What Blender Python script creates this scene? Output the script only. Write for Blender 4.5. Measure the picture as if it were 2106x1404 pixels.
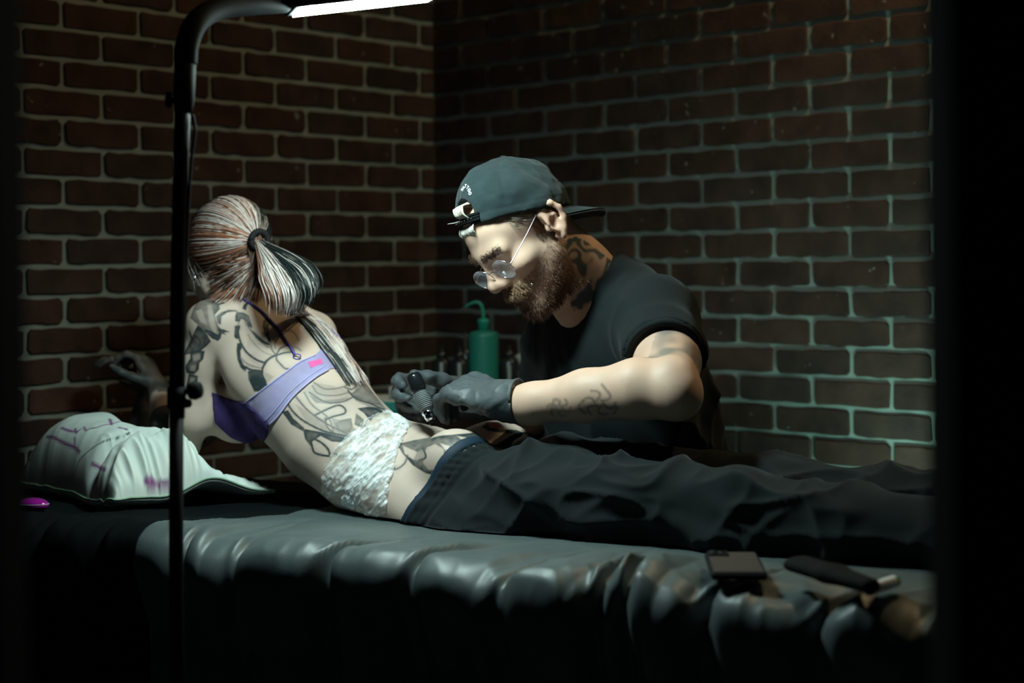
import bpy, math, random
import numpy as np
from mathutils import Vector, Matrix
from mathutils.bvhtree import BVHTree

random.seed(7)
rng = np.random.default_rng(7)
scene = bpy.context.scene
for o in list(bpy.data.objects):
    bpy.data.objects.remove(o)
col = scene.collection

# ------------------------------------------------------------------ camera
CAM_H = 1.19                      # eye height above the floor
FPX = 3210.47                     # focal length in pixels of a 2106 wide frame
PITCH, ROLL = -0.0067, -0.0097
fwd = np.array([0, math.cos(PITCH), math.sin(PITCH)])
r0 = np.array([1.0, 0, 0]); u0 = np.cross(r0, fwd)
rgt = math.cos(ROLL) * r0 + math.sin(ROLL) * u0
upv = -math.sin(ROLL) * r0 + math.cos(ROLL) * u0
CAM = np.array([0, 0, CAM_H])
cam = bpy.data.cameras.new('camera')
cam.sensor_width = 36.0
cam.lens = FPX * 36.0 / 2106.0
cam.shift_y = -(702 - 558.64) / 2106.0
cam.clip_start = 0.05
cam.dof.use_dof = True
cam.dof.focus_distance = 2.72
cam.dof.aperture_fstop = 2.4
cam_o = bpy.data.objects.new('camera', cam)
M = Matrix.Identity(4)
for i in range(3):
    M[i][0] = rgt[i]; M[i][1] = upv[i]; M[i][2] = -fwd[i]; M[i][3] = CAM[i]
cam_o.matrix_world = M
col.objects.link(cam_o)
scene.camera = cam_o

# ------------------------------------------------------------------ view, world, lights
scene.view_settings.view_transform = 'Standard'
scene.view_settings.look = 'None'
scene.view_settings.gamma = 1.0
scene.view_settings.exposure = 0.0
scene.view_settings.use_curve_mapping = False
w = bpy.data.worlds.new('world'); scene.world = w
w.use_nodes = True
w.node_tree.nodes['Background'].inputs[0].default_value = (0.22, 0.62, 0.72, 1)
w.node_tree.nodes['Background'].inputs[1].default_value = 0.006

# ------------------------------------------------------------------ measured frame
def ray(px, py):
    d = rgt * ((px - 1053) / FPX) + upv * ((558.64 - py) / FPX) + fwd
    return d
def at(px, py, Y):
    """point of the room that the traced pixel shows, at distance Y along the room's y axis"""
    d = ray(px, py)
    return CAM + d * (Y / d[1])
YAW = 0.0365
CORNER = np.array([-0.2147, 4.3996, 0.0])
def rz(v, a):
    c, s = math.cos(a), math.sin(a)
    return np.array([v[0] * c - v[1] * s, v[0] * s + v[1] * c, v[2]])
S2 = math.sqrt(0.5)
DL = rz(np.array([-S2, -S2, 0]), YAW)     # along the left wall, away from the corner
DR = rz(np.array([S2, -S2, 0]), YAW)      # along the right wall, away from the corner
# bench frame: E along the bench towards the feet, N across towards the viewer
TH = math.radians(30)
E_ = np.array([math.cos(TH), -math.sin(TH), 0.0])
N_ = np.array([-math.sin(TH), -math.cos(TH), 0.0])
UP = np.array([0, 0, 1.0])
BENCH_Z = 0.74
B0 = np.array([-0.154, 2.70, 0.0])
def onb(px, py, b):
    """point on the upright plane parallel to the bench axis, offset b across it"""
    d = ray(px, py)
    t = (b - (CAM - B0) @ N_) / (d @ N_)
    return CAM + d * t
def bl(a, b, z):
    return B0 + E_ * a + N_ * b + UP * z
def onz(px, py, z):
    d = ray(px, py)
    return CAM + d * ((z - CAM[2]) / d[2])

# ------------------------------------------------------------------ scene helpers
def tag(o, label=None, cat=None, group=None, kind=None):
    if label: o['label'] = label
    if cat: o['category'] = cat
    if group: o['group'] = group
    if kind: o['kind'] = kind
    return o
def empty(name, loc, label=None, cat=None, group=None, kind=None):
    o = bpy.data.objects.new(name, None)
    o.location = Vector(loc); o.empty_display_size = 0.05
    col.objects.link(o)
    return tag(o, label, cat, group, kind)
def link(name, me, mat=None, parent=None, smooth=True):
    if mat is not None:
        me.materials.clear(); me.materials.append(mat)
    if smooth:
        me.polygons.foreach_set('use_smooth', np.ones(len(me.polygons), dtype=bool))
    o = bpy.data.objects.new(name, me)
    col.objects.link(o)
    if parent is not None:
        # meshes are built in room coordinates: bring them into the parent's frame
        o.parent = parent
        root = parent; off = Vector((0, 0, 0))
        while root is not None:
            off += root.location; root = root.parent
        o.location = -off
    return o
def mesh(name, verts, faces):
    me = bpy.data.meshes.new(name)
    verts = np.asarray(verts, dtype=np.float32)
    if isinstance(faces, np.ndarray):
        n, k = faces.shape
        me.vertices.add(len(verts)); me.vertices.foreach_set('co', verts.ravel())
        me.loops.add(n * k); me.loops.foreach_set('vertex_index', faces.astype(np.int32).ravel())
        me.polygons.add(n)
        me.polygons.foreach_set('loop_start', np.arange(0, n * k, k, dtype=np.int32))
        me.polygons.foreach_set('loop_total', np.full(n, k, dtype=np.int32))
        me.update(calc_edges=True); me.validate()
    else:
        me.from_pydata([tuple(v) for v in verts], [], faces); me.update()
    return me
def color_attr(me, name, rgb):
    a = me.attributes.new(name, 'FLOAT_COLOR', 'POINT')
    c = np.ones((len(me.vertices), 4), dtype=np.float32); c[:, :3] = rgb
    a.data.foreach_set('color', c.ravel())
def float_attr(me, name, val):
    a = me.attributes.new(name, 'FLOAT', 'POINT')
    a.data.foreach_set('value', np.asarray(val, dtype=np.float32))
def get_co(me):
    v = np.empty(len(me.vertices) * 3, dtype=np.float32); me.vertices.foreach_get('co', v)
    return v.reshape(-1, 3)
def get_no(me):
    v = np.empty(len(me.vertices) * 3, dtype=np.float32)
    me.vertex_normals.foreach_get('vector', v)
    return v.reshape(-1, 3)

class MB:
    """collects simple shapes into one mesh"""
    def __init__(s): s.v = []; s.f = []
    def add(s, v, f):
        b = len(s.v); s.v += [tuple(p) for p in v]; s.f += [tuple(i + b for i in q) for q in f]
    def box(s, c, ax, ay, az, bev=0.0):
        """box with half-extent vectors; bev cuts its edges"""
        c = np.array(c, float); ax, ay, az = [np.array(q, float) for q in (ax, ay, az)]
        if bev <= 0:
            v = [c + i * ax + j * ay + k * az for k in (-1, 1) for j in (-1, 1) for i in (-1, 1)]
            s.add(v, [(0, 2, 3, 1), (4, 5, 7, 6), (0, 1, 5, 4), (2, 6, 7, 3), (0, 4, 6, 2), (1, 3, 7, 5)])
            return
        la, lb, lc = [np.linalg.norm(q) for q in (ax, ay, az)]
        ia, ib, ic = [1 - bev / l for l in (la, lb, lc)]
        V = []; idx = {}
        for k in (-1, 1):
            for j in (-1, 1):
                for i in (-1, 1):
                    for t, q in enumerate(((1, ib, ic), (ia, 1, ic), (ia, ib, 1))):
                        idx[(i, j, k, t)] = len(V)
                        V.append(c + i * q[0] * ax + j * q[1] * ay + k * q[2] * az)
        F = []
        g = lambda i, j, k, t: idx[(i, j, k, t)]
        for q in (-1, 1):
            a = [g(q, -1, -1, 0), g(q, 1, -1, 0), g(q, 1, 1, 0), g(q, -1, 1, 0)]; F.append(a if q > 0 else a[::-1])
            a = [g(-1, q, -1, 1), g(-1, q, 1, 1), g(1, q, 1, 1), g(1, q, -1, 1)]; F.append(a if q > 0 else a[::-1])
            a = [g(-1, -1, q, 2), g(1, -1, q, 2), g(1, 1, q, 2), g(-1, 1, q, 2)]; F.append(a if q > 0 else a[::-1])
        for i in (-1, 1):
            for j in (-1, 1):
                a = [g(i, j, -1, 0), g(i, j, 1, 0), g(i, j, 1, 1), g(i, j, -1, 1)]; F.append(a)
                a = [g(i, -1, j, 0), g(i, 1, j, 0), g(i, 1, j, 2), g(i, -1, j, 2)]; F.append(a)
                a = [g(-1, i, j, 1), g(1, i, j, 1), g(1, i, j, 2), g(-1, i, j, 2)]; F.append(a)
        for i in (-1, 1):
            for j in (-1, 1):
                for k in (-1, 1):
                    F.append([g(i, j, k, 0), g(i, j, k, 1), g(i, j, k, 2)])
        s.add(V, F)
    def tube(s, pts, rad, n=12, cap=True, flat=None):
        pts = [np.array(p, float) for p in pts]
        if not hasattr(rad, '__len__'): rad = [rad] * len(pts)
        T = []
        for i in range(len(pts)):
            a = pts[max(0, i - 1)]; b = pts[min(len(pts) - 1, i + 1)]
            d = b - a; T.append(d / (np.linalg.norm(d) + 1e-12))
        x = np.cross(T[0], [0.13, 0.31, 0.94])
        if np.linalg.norm(x) < 0.1: x = np.cross(T[0], [1, 0, 0])
        x /= np.linalg.norm(x); V = []
        for p, r, t in zip(pts, rad, T):
            x = x - t * (x @ t); x /= np.linalg.norm(x); y = np.cross(t, x)
            for k in range(n):
                q = 2 * math.pi * k / n
                V.append(p + r * (math.cos(q) * x + math.sin(q) * y))
        F = []
        for i in range(len(pts) - 1):
            for k in range(n):
                k2 = (k + 1) % n
                F.append((i * n + k, i * n + k2, (i + 1) * n + k2, (i + 1) * n + k))
        if cap:
            F.append(tuple(range(n))[::-1]); F.append(tuple((len(pts) - 1) * n + k for k in range(n)))
        s.add(V, F)
    def lathe(s, base, prof, n=24, axis=(0, 0, 1), xax=None):
        """profile of (radius, height) turned about an axis"""
        base = np.array(base, float); ax = np.array(axis, float); ax /= np.linalg.norm(ax)
        x = np.cross(ax, [0, 1, 0.01]) if abs(ax[1]) < 0.9 else np.cross(ax, [1, 0, 0])
        x /= np.linalg.norm(x); y = np.cross(ax, x); V = []; F = []
        for r, h in prof:
            for k in range(n):
                q = 2 * math.pi * k / n
                V.append(base + ax * h + max(r, 1e-5) * (math.cos(q) * x + math.sin(q) * y))
        for i in range(len(prof) - 1):
            for k in range(n):
                k2 = (k + 1) % n
                F.append((i * n + k, i * n + k2, (i + 1) * n + k2, (i + 1) * n + k))
        F.append(tuple(range(n))[::-1]); F.append(tuple((len(prof) - 1) * n + k for k in range(n)))
        s.add(V, F)
    def build(s, name, mat, parent=None, smooth=False):
        o = link(name, mesh(name, s.v, s.f), mat, parent, smooth)
        return o
def spline(pts, n):
    """Catmull-Rom through the points, n samples in all"""
    P = np.array([pts[0]] + list(pts) + [pts[-1]], float)
    P[0] = 2 * P[1] - P[2]; P[-1] = 2 * P[-2] - P[-3]
    m = len(pts) - 1; out = []
    for q in np.linspace(0, m, n):
        i = min(int(q), m - 1); t = q - i
        a, b, c, d = P[i:i + 4]
        out.append(0.5 * (2 * b + (c - a) * t + (2 * a - 5 * b + 4 * c - d) * t * t + (3 * b - a - 3 * c + d) * t ** 3))
    return np.array(out)

# ------------------------------------------------------------------ distance-field modelling
def unit(v):
    v = np.asarray(v, float); return v / (np.linalg.norm(v) + 1e-12)
class Field:
    """solid modelled as a smooth union of tapered limbs and ellipsoids, meshed as one surface"""
    def __init__(s): s.ops = []
    def limb(s, a, b, ra, rb, k=0.02, sub=False):
        s.ops.append(('limb', np.array(a, float), np.array(b, float), ra, rb, k, sub)); return s
    def chain(s, pts, rad, k=0.02, sub=False):
        for i in range(len(pts) - 1): s.limb(pts[i], pts[i + 1], rad[i], rad[i + 1], k, sub)
        return s
    def ell(s, c, r, k=0.02, axes=None, sub=False):
        A = np.eye(3) if axes is None else np.array([unit(q) for q in axes])
        s.ops.append(('ell', np.array(c, float), np.array(r, float), A, k, sub)); return s
    def loft(s, secs, k=0.02, sub=False):
        """sections (centre, half width, half depth, width axis): an elliptical tube through them"""
        s.ops.append(('loft', [(np.array(c, float), float(rx), float(ry), unit(u)) for c, rx, ry, u in secs], k, sub)); return s
    def halfspace(s, p, n, k=0.004):
        """keep the side the normal points away from"""
        s.ops.append(('half', np.array(p, float), unit(n), k)); return s
    def fn(s, f, lo, hi):
        s.ops.append(('fn', f, np.array(lo, float), np.array(hi, float))); return s
    def bounds(s):
        lo = np.full(3, 1e9); hi = -lo
        for o in s.ops:
            if o[0] == 'limb' and not o[6]:
                for p, r in ((o[1], o[3]), (o[2], o[4])): lo = np.minimum(lo, p - r); hi = np.maximum(hi, p + r)
            elif o[0] == 'ell' and not o[5]:
                e = np.sqrt(((o[3] * o[2][:, None]) ** 2).sum(0)); lo = np.minimum(lo, o[1] - e); hi = np.maximum(hi, o[1] + e)
            elif o[0] == 'loft' and not o[3]:
                for c, rx, ry, u in o[1]: r = max(rx, ry); lo = np.minimum(lo, c - r); hi = np.maximum(hi, c + r)
        return lo - 0.012, hi + 0.012
    def grid(s, lo, hi, h):
        n = np.maximum(((hi - lo) / h).astype(int) + 2, 4)
        ax = [lo[i] + h * np.arange(n[i]) for i in range(3)]
        D = np.full(n, 0.08, dtype=np.float32)
        def sl(a, b):
            q = []
            for i in range(3):
                i0 = max(0, int(math.floor((a[i] - lo[i]) / h))); i1 = min(n[i], int(math.ceil((b[i] - lo[i]) / h)) + 1)
                if i1 <= i0: return None
                q.append(slice(i0, i1))
            return tuple(q)
        def pos(q):
            return np.meshgrid(ax[0][q[0]].astype(np.float32), ax[1][q[1]].astype(np.float32), ax[2][q[2]].astype(np.float32), indexing='ij')
        def comb(q, d, k, sub):
            A = D[q]
            if sub:
                d = -d
                hh = np.maximum(k - np.abs(A - d), 0) / k
                D[q] = np.maximum(A, d) + hh * hh * k * 0.25
            else:
                hh = np.maximum(k - np.abs(A - d), 0) / k
                D[q] = np.minimum(A, d) - hh * hh * k * 0.25
        for o in s.ops:
            t = o[0]
            if t == 'limb':
                _, a, b, ra, rb, k, sub = o; m = max(ra, rb) + k + 3 * h
                q = sl(np.minimum(a, b) - m, np.maximum(a, b) + m)
                if q is None: continue
                X, Y, Z = pos(q); d = b - a; L = d @ d + 1e-12
                tt = np.clip(((X - a[0]) * d[0] + (Y - a[1]) * d[1] + (Z - a[2]) * d[2]) / L, 0, 1)
                dist = np.sqrt((X - a[0] - tt * d[0]) ** 2 + (Y - a[1] - tt * d[1]) ** 2 + (Z - a[2] - tt * d[2]) ** 2) - (ra + (rb - ra) * tt)
                comb(q, dist.astype(np.float32), k, sub)
            elif t == 'ell':
                _, c, r, A, k, sub = o
                e = np.sqrt(((A * r[:, None]) ** 2).sum(0)) + k + 3 * h
                q = sl(c - e, c + e)
                if q is None: continue
                X, Y, Z = pos(q); X = X - c[0]; Y = Y - c[1]; Z = Z - c[2]
                U = [(X * A[i, 0] + Y * A[i, 1] + Z * A[i, 2]) for i in range(3)]
                k0 = np.sqrt(sum((U[i] / r[i]) ** 2 for i in range(3)))
                k1 = np.sqrt(sum((U[i] / r[i] ** 2) ** 2 for i in range(3))) + 1e-9
                dist = np.where(k0 < 1e-3, -r.min(), k0 * (k0 - 1) / k1)
                comb(q, dist.astype(np.float32), k, sub)
            elif t == 'loft':
                _, S, k, sub = o
                R = max(max(rx, ry) for _, rx, ry, _ in S) + k + 3 * h
                C = np.array([c for c, _, _, _ in S])
                q = sl(C.min(0) - R, C.max(0) + R)
                if q is None: continue
                X, Y, Z = pos(q); best = None
                for i in range(len(S) - 1):
                    c0, rx0, ry0, u_0 = S[i]; c1, rx1, ry1, u_1 = S[i + 1]
                    d = c1 - c0; L = d @ d + 1e-12
                    tt = np.clip(((X - c0[0]) * d[0] + (Y - c0[1]) * d[1] + (Z - c0[2]) * d[2]) / L, 0, 1)
                    px = X - c0[0] - tt * d[0]; py = Y - c0[1] - tt * d[1]; pz = Z - c0[2] - tt * d[2]
                    ux = u_0[0] + tt * (u_1[0] - u_0[0]); uy = u_0[1] + tt * (u_1[1] - u_0[1]); uz = u_0[2] + tt * (u_1[2] - u_0[2])
                    nn = np.sqrt(ux * ux + uy * uy + uz * uz); U = (px * ux + py * uy + pz * uz) / nn
                    W2 = np.maximum(px * px + py * py + pz * pz - U * U, 0)
                    rx = rx0 + tt * (rx1 - rx0); ry = ry0 + tt * (ry1 - ry0)
                    k0 = np.sqrt((U / rx) ** 2 + W2 / ry ** 2); k1 = np.sqrt((U / rx ** 2) ** 2 + W2 / ry ** 4) + 1e-9
                    di = np.where(k0 < 1e-3, -np.minimum(rx, ry), k0 * (k0 - 1) / k1)
                    if best is None: best = di
                    else:
                        kk = 0.02; hh = np.maximum(kk - np.abs(best - di), 0) / kk
                        best = np.minimum(best, di) - hh * hh * kk * 0.12
                comb(q, best.astype(np.float32), k, sub)
            elif t == 'half':
                _, p, nn, k = o
                q = tuple(slice(0, n[i]) for i in range(3)); X, Y, Z = pos(q)
                d = (X - p[0]) * nn[0] + (Y - p[1]) * nn[1] + (Z - p[2]) * nn[2]
                hh = np.maximum(k - np.abs(D - d), 0) / k
                D[...] = np.maximum(D, d) + hh * hh * k * 0.25
            elif t == 'fn':
                q = sl(o[2], o[3])
                if q is None: continue
                X, Y, Z = pos(q); D[q] = o[1](X, Y, Z, D[q])
        return D, ax
    def mesh(s, name, h, lo=None, hi=None, smooth=1, raw=False):
        if lo is None: lo, hi = s.bounds()
        D, ax = s.grid(np.array(lo, float), np.array(hi, float), h)
        V, F = nets(D, np.array([a[0] for a in ax]), h)
        V = relax(V, F, smooth)
        if raw: return V, F
        return mesh(name, V, F)
def nets(D, lo, h):
    """naive surface nets"""
    D = D.copy()
    D[0] = D[-1] = 0.05; D[:, 0] = D[:, -1] = 0.05; D[:, :, 0] = D[:, :, -1] = 0.05
    n = np.array(D.shape); neg = D < 0
    c = np.zeros(n - 1, dtype=np.int8)
    for i in (0, 1):
        for j in (0, 1):
            for k in (0, 1):
                c += neg[i:n[0] - 1 + i, j:n[1] - 1 + j, k:n[2] - 1 + k]
    act = (c > 0) & (c < 8); idx = np.argwhere(act)
    num = np.full(act.shape, -1, dtype=np.int64); num[act] = np.arange(len(idx))
    acc = np.zeros((len(idx), 3)); cnt = np.zeros(len(idx))
    corners = [(i, j, k) for i in (0, 1) for j in (0, 1) for k in (0, 1)]
    for a in range(8):
        for b in range(a + 1, 8):
            ca, cb = corners[a], corners[b]
            if sum(abs(ca[i] - cb[i]) for i in range(3)) != 1: continue
            da = D[idx[:, 0] + ca[0], idx[:, 1] + ca[1], idx[:, 2] + ca[2]]
            db = D[idx[:, 0] + cb[0], idx[:, 1] + cb[1], idx[:, 2] + cb[2]]
            m = (da < 0) != (db < 0)
            t = np.where(m, da / np.where(m, da - db, 1), 0)
            p = np.array(ca)[None] + t[:, None] * (np.array(cb) - np.array(ca))[None]
            acc[m] += p[m]; cnt[m] += 1
    V = (idx + acc / cnt[:, None]) * h + lo
    F = []
    for axs in range(3):
        s0 = [slice(1, n[i] - 1) for i in range(3)]; s0[axs] = slice(0, n[axs] - 1)
        s1 = list(s0); s1[axs] = slice(1, n[axs])
        a = neg[tuple(s0)]; b = neg[tuple(s1)]
        e = np.argwhere(a != b)
        if len(e) == 0: continue
        flip = a[e[:, 0], e[:, 1], e[:, 2]]
        base = e + np.array([0 if i == axs else 1 for i in range(3)])
        u, v = [(1, 2), (2, 0), (0, 1)][axs]
        q = []
        for du, dv in ((-1, -1), (0, -1), (0, 0), (-1, 0)):
            p = base.copy(); p[:, u] += du; p[:, v] += dv
            q.append(num[p[:, 0], p[:, 1], p[:, 2]])
        q = np.stack(q, 1)
        q[~flip] = q[~flip][:, ::-1]
        F.append(q)
    F = np.concatenate(F)
    F = F[(F >= 0).all(1)]
    return V, F
def relax(V, F, it):
    if it <= 0: return V
    e = np.concatenate([F[:, [0, 1]], F[:, [1, 2]], F[:, [2, 3]], F[:, [3, 0]]])
    for q in range(it):
        A = np.zeros_like(V); c = np.zeros(len(V))
        for i in range(3):
            A[:, i] = np.bincount(e[:, 0], V[e[:, 1], i], len(V)) + np.bincount(e[:, 1], V[e[:, 0], i], len(V))
        c = np.bincount(e[:, 0], minlength=len(V)) + np.bincount(e[:, 1], minlength=len(V))
        V = 0.5 * V + 0.5 * A / np.maximum(c, 1)[:, None]
    return V
def subdiv(V, F, times=1):
    """linear-smooth split of quads into four"""
    for _ in range(times):
        nv = len(V)
        e = np.concatenate([F[:, [0, 1]], F[:, [1, 2]], F[:, [2, 3]], F[:, [3, 0]]])
        es = np.sort(e, 1); key = es[:, 0].astype(np.int64) * nv + es[:, 1]
        uq, inv = np.unique(key, return_inverse=True)
        a = uq // nv; b = uq % nv
        fc = V[F].mean(1); em = 0.5 * (V[a] + V[b])
        nF = len(F); ei = inv.reshape(4, nF) + nv; fi = np.arange(nF) + nv + len(uq)
        V = np.concatenate([V, em, fc])
        F = np.concatenate([np.stack([F[:, k], ei[k], fi, ei[(k + 3) % 4]], 1) for k in range(4)])
        V = relax(V, F, 1)
    return V, F
def vnoise(P, scale, seed=0):
    """smooth value noise of points"""
    Q = np.asarray(P, float) * scale + 17.3 * seed + 1000.0
    I = np.floor(Q).astype(np.int64); f = Q - I; f = f * f * (3 - 2 * f); r = 0
    for i in (0, 1):
        for j in (0, 1):
            for k in (0, 1):
                hsh = ((I[..., 0] + i) * 73856093) ^ ((I[..., 1] + j) * 19349663) ^ ((I[..., 2] + k) * 83492791) ^ (seed * 2654435)
                hsh = (hsh ^ (hsh >> 13)) * 1274126177 & 0x7fffffff
                hsh = (hsh ^ (hsh >> 16)) & 0xffff
                wt = (f[..., 0] if i else 1 - f[..., 0]) * (f[..., 1] if j else 1 - f[..., 1]) * (f[..., 2] if k else 1 - f[..., 2])
                r = r + wt * (hsh / 65535.0)
    return r

# ------------------------------------------------------------------ materials
def mat(name, base=(0.5, 0.5, 0.5), rough=0.6, metal=0.0, spec=0.5, bump=None, var=None, attr=None, trans=0.0, alpha=1.0,
        emit=None, sheen=0.0, sss=0.0, coat=0.0, ior=1.45):
    """procedural principled material. bump=(scale, strength, distance); var=(scale, second colour, contrast); attr=colour attribute"""
    m = bpy.data.materials.new(name); m.use_nodes = True
    nt = m.node_tree; nd = nt.nodes; lk = nt.links
    p = nd['Principled BSDF']
    p.inputs['Base Color'].default_value = (*base, 1); p.inputs['Roughness'].default_value = rough
    p.inputs['Metallic'].default_value = metal; p.inputs['Specular IOR Level'].default_value = spec
    p.inputs['Transmission Weight'].default_value = trans; p.inputs['Alpha'].default_value = alpha
    p.inputs['IOR'].default_value = ior
    p.inputs['Sheen Weight'].default_value = sheen; p.inputs['Coat Weight'].default_value = coat
    if sss > 0:
        p.inputs['Subsurface Weight'].default_value = sss
        p.inputs['Subsurface Radius'].default_value = (1.0, 0.35, 0.2); p.inputs['Subsurface Scale'].default_value = 0.006
    if emit:
        p.inputs['Emission Color'].default_value = (*emit[:3], 1); p.inputs['Emission Strength'].default_value = emit[3]
    tc = nd.new('ShaderNodeTexCoord')
    src = None
    if attr:
        a = nd.new('ShaderNodeAttribute'); a.attribute_name = attr; src = a.outputs['Color']
    if var:
        no = nd.new('ShaderNodeTexNoise'); no.inputs['Scale'].default_value = var[0]; no.inputs['Detail'].default_value = 6
        lk.new(tc.outputs['Object'], no.inputs['Vector'])
        rp = nd.new('ShaderNodeValToRGB')
        rp.color_ramp.elements[0].position = 0.5 - var[2]; rp.color_ramp.elements[1].position = 0.5 + var[2]
        rp.color_ramp.elements[0].color = (*base, 1); rp.color_ramp.elements[1].color = (*var[1], 1)
        lk.new(no.outputs['Fac'], rp.inputs['Fac'])
        if src is None: src = rp.outputs['Color']
        else:
            mx = nd.new('ShaderNodeMix'); mx.data_type = 'RGBA'; mx.blend_type = 'MULTIPLY'; mx.inputs['Factor'].default_value = 1
            lk.new(src, mx.inputs['A']); lk.new(rp.outputs['Color'], mx.inputs['B']); src = mx.outputs['Result']
    if src is not None: lk.new(src, p.inputs['Base Color'])
    if bump:
        nb = nd.new('ShaderNodeTexNoise'); nb.inputs['Scale'].default_value = bump[0]; nb.inputs['Detail'].default_value = 8
        lk.new(tc.outputs['Object'], nb.inputs['Vector'])
        b = nd.new('ShaderNodeBump'); b.inputs['Strength'].default_value = bump[1]; b.inputs['Distance'].default_value = bump[2]
        lk.new(nb.outputs['Fac'], b.inputs['Height']); lk.new(b.outputs['Normal'], p.inputs['Normal'])
    return m
# ================================================================== lamp light and room
# the warm lamp high on the right wall, above the picture
wl = bpy.data.lights.new('wall_lamp_light', 'POINT'); wl.energy = 24.0; wl.color = (1.0, 0.76, 0.40); wl.shadow_soft_size = 0.03
wlo = bpy.data.objects.new('wall_lamp_light', wl); col.objects.link(wlo)
NRW = rz(np.array([-S2, -S2, 0]), YAW)     # into the room from the right wall
NLW = rz(np.array([S2, -S2, 0]), YAW)
wlo.location = Vector(CORNER + DR * 1.80 + NRW * 0.30 + UP * 2.45)

M_mortar = mat('mortar', (0.215, 0.232, 0.20), 0.95, spec=0.1, bump=(60, 0.5, 0.004), var=(9, (0.18, 0.195, 0.165), 0.25))
def brick_mat():
    m = bpy.data.materials.new('brick'); m.use_nodes = True
    nt = m.node_tree; nd = nt.nodes; lk = nt.links; p = nd['Principled BSDF']
    p.inputs['Roughness'].default_value = 0.9; p.inputs['Specular IOR Level'].default_value = 0.15
    oi = nd.new('ShaderNodeObjectInfo'); tc = nd.new('ShaderNodeTexCoord')
    rp = nd.new('ShaderNodeValToRGB'); cr = rp.color_ramp
    cr.elements[0].position = 0; cr.elements[0].color = (0.030, 0.019, 0.015, 1)
    cr.elements[1].position = 1; cr.elements[1].color = (0.056, 0.028, 0.020, 1)
    e = cr.elements.new(0.35); e.color = (0.046, 0.023, 0.0165, 1); e = cr.elements.new(0.7); e.color = (0.036, 0.023, 0.019, 1)
    lk.new(oi.outputs['Random'], rp.inputs['Fac'])
    ad = nd.new('ShaderNodeVectorMath'); ad.operation = 'ADD'
    lk.new(tc.outputs['Object'], ad.inputs[0])
    sc = nd.new('ShaderNodeMath'); sc.operation = 'MULTIPLY'; sc.inputs[1].default_value = 37.0; lk.new(oi.outputs['Random'], sc.inputs[0])
    lk.new(sc.outputs[0], ad.inputs[1])
    # mortar smears and pale specks
    n1 = nd.new('ShaderNodeTexNoise'); n1.inputs['Scale'].default_value = 42; n1.inputs['Detail'].default_value = 3; lk.new(ad.outputs[0], n1.inputs['Vector'])
    r1 = nd.new('ShaderNodeValToRGB'); r1.color_ramp.elements[0].position = 0.70; r1.color_ramp.elements[1].position = 0.76
    lk.new(n1.outputs['Fac'], r1.inputs['Fac'])
    mx = nd.new('ShaderNodeMix'); mx.data_type = 'RGBA'; lk.new(r1.outputs['Color'], mx.inputs['Factor'])
    n2 = nd.new('ShaderNodeTexNoise'); n2.inputs['Scale'].default_value = 14; n2.inputs['Detail'].default_value = 7; lk.new(ad.outputs[0], n2.inputs['Vector'])
    r2 = nd.new('ShaderNodeValToRGB'); r2.color_ramp.elements[0].position = 0.3; r2.color_ramp.elements[1].position = 0.75
    r2.color_ramp.elements[0].color = (0.6, 0.6, 0.6, 1); r2.color_ramp.elements[1].color = (1.35, 1.3, 1.25, 1); lk.new(n2.outputs['Fac'], r2.inputs['Fac'])
    mu = nd.new('ShaderNodeMix'); mu.data_type = 'RGBA'; mu.blend_type = 'MULTIPLY'; mu.inputs['Factor'].default_value = 1
    lk.new(rp.outputs['Color'], mu.inputs['A']); lk.new(r2.outputs['Color'], mu.inputs['B'])
    lk.new(mu.outputs['Result'], mx.inputs['A']); mx.inputs['B'].default_value = (0.17, 0.17, 0.145, 1)
    lk.new(mx.outputs['Result'], p.inputs['Base Color'])
    n3 = nd.new('ShaderNodeTexNoise'); n3.inputs['Scale'].default_value = 90; n3.inputs['Detail'].default_value = 8; lk.new(ad.outputs[0], n3.inputs['Vector'])
    b = nd.new('ShaderNodeBump'); b.inputs['Strength'].default_value = 0.6; b.inputs['Distance'].default_value = 0.004
    lk.new(n3.outputs['Fac'], b.inputs['Height']); lk.new(b.outputs['Normal'], p.inputs['Normal'])
    return m
M_brick = brick_mat()
def brick_mesh(length, seed):
    """brick face with worn, uneven edges; x along, y out of the wall, z up"""
    r = random.Random(seed); hl, hh = length / 2, 0.0285
    n_long = 6 if length > 0.12 else 3
    out = []
    c = 0.004 + 0.006 * r.random()
    for i in range(n_long + 1): out.append((-hl + c + (2 * hl - 2 * c) * i / n_long, -hh))
    out.append((hl, -hh + c)); out.append((hl, hh - c))
    for i in range(n_long + 1): out.append((hl - c - (2 * hl - 2 * c) * i / n_long, hh))
    out.append((-hl, hh - c)); out.append((-hl, -hh + c))
    out = [(x + r.uniform(-.0018, .0018), z + r.uniform(-.0022, .0022)) for x, z in out]
    V = []; n = len(out); pr = 0.0075 + r.uniform(-.002, .0025)
    for x, z in out: V.append((x, -0.012, z))
    for x, z in out: V.append((x * 0.997, pr - 0.0025, z * 0.985))
    for x, z in out: V.append((x * 0.975, pr, z * 0.90))
    F = [tuple(2 * n + i for i in range(n))]
    for k in range(2):
        for i in range(n):
            j = (i + 1) % n; F.append((k * n + i, k * n + j, (k + 1) * n + j, (k + 1) * n + i))
    return mesh('brick', V, F)
BW, BH, JT = 0.2032, 0.0671, 0.0105
ZL = CAM_H + (-0.5704 + 1.1052)          # height of one measured bed joint
_bm = {}
def get_brick(length, r):
    key = (round(length, 3), r.randrange(6))
    if key not in _bm: _bm[key] = brick_mesh(length, hash(key) & 0xffff)
    return _bm[key]
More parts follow.
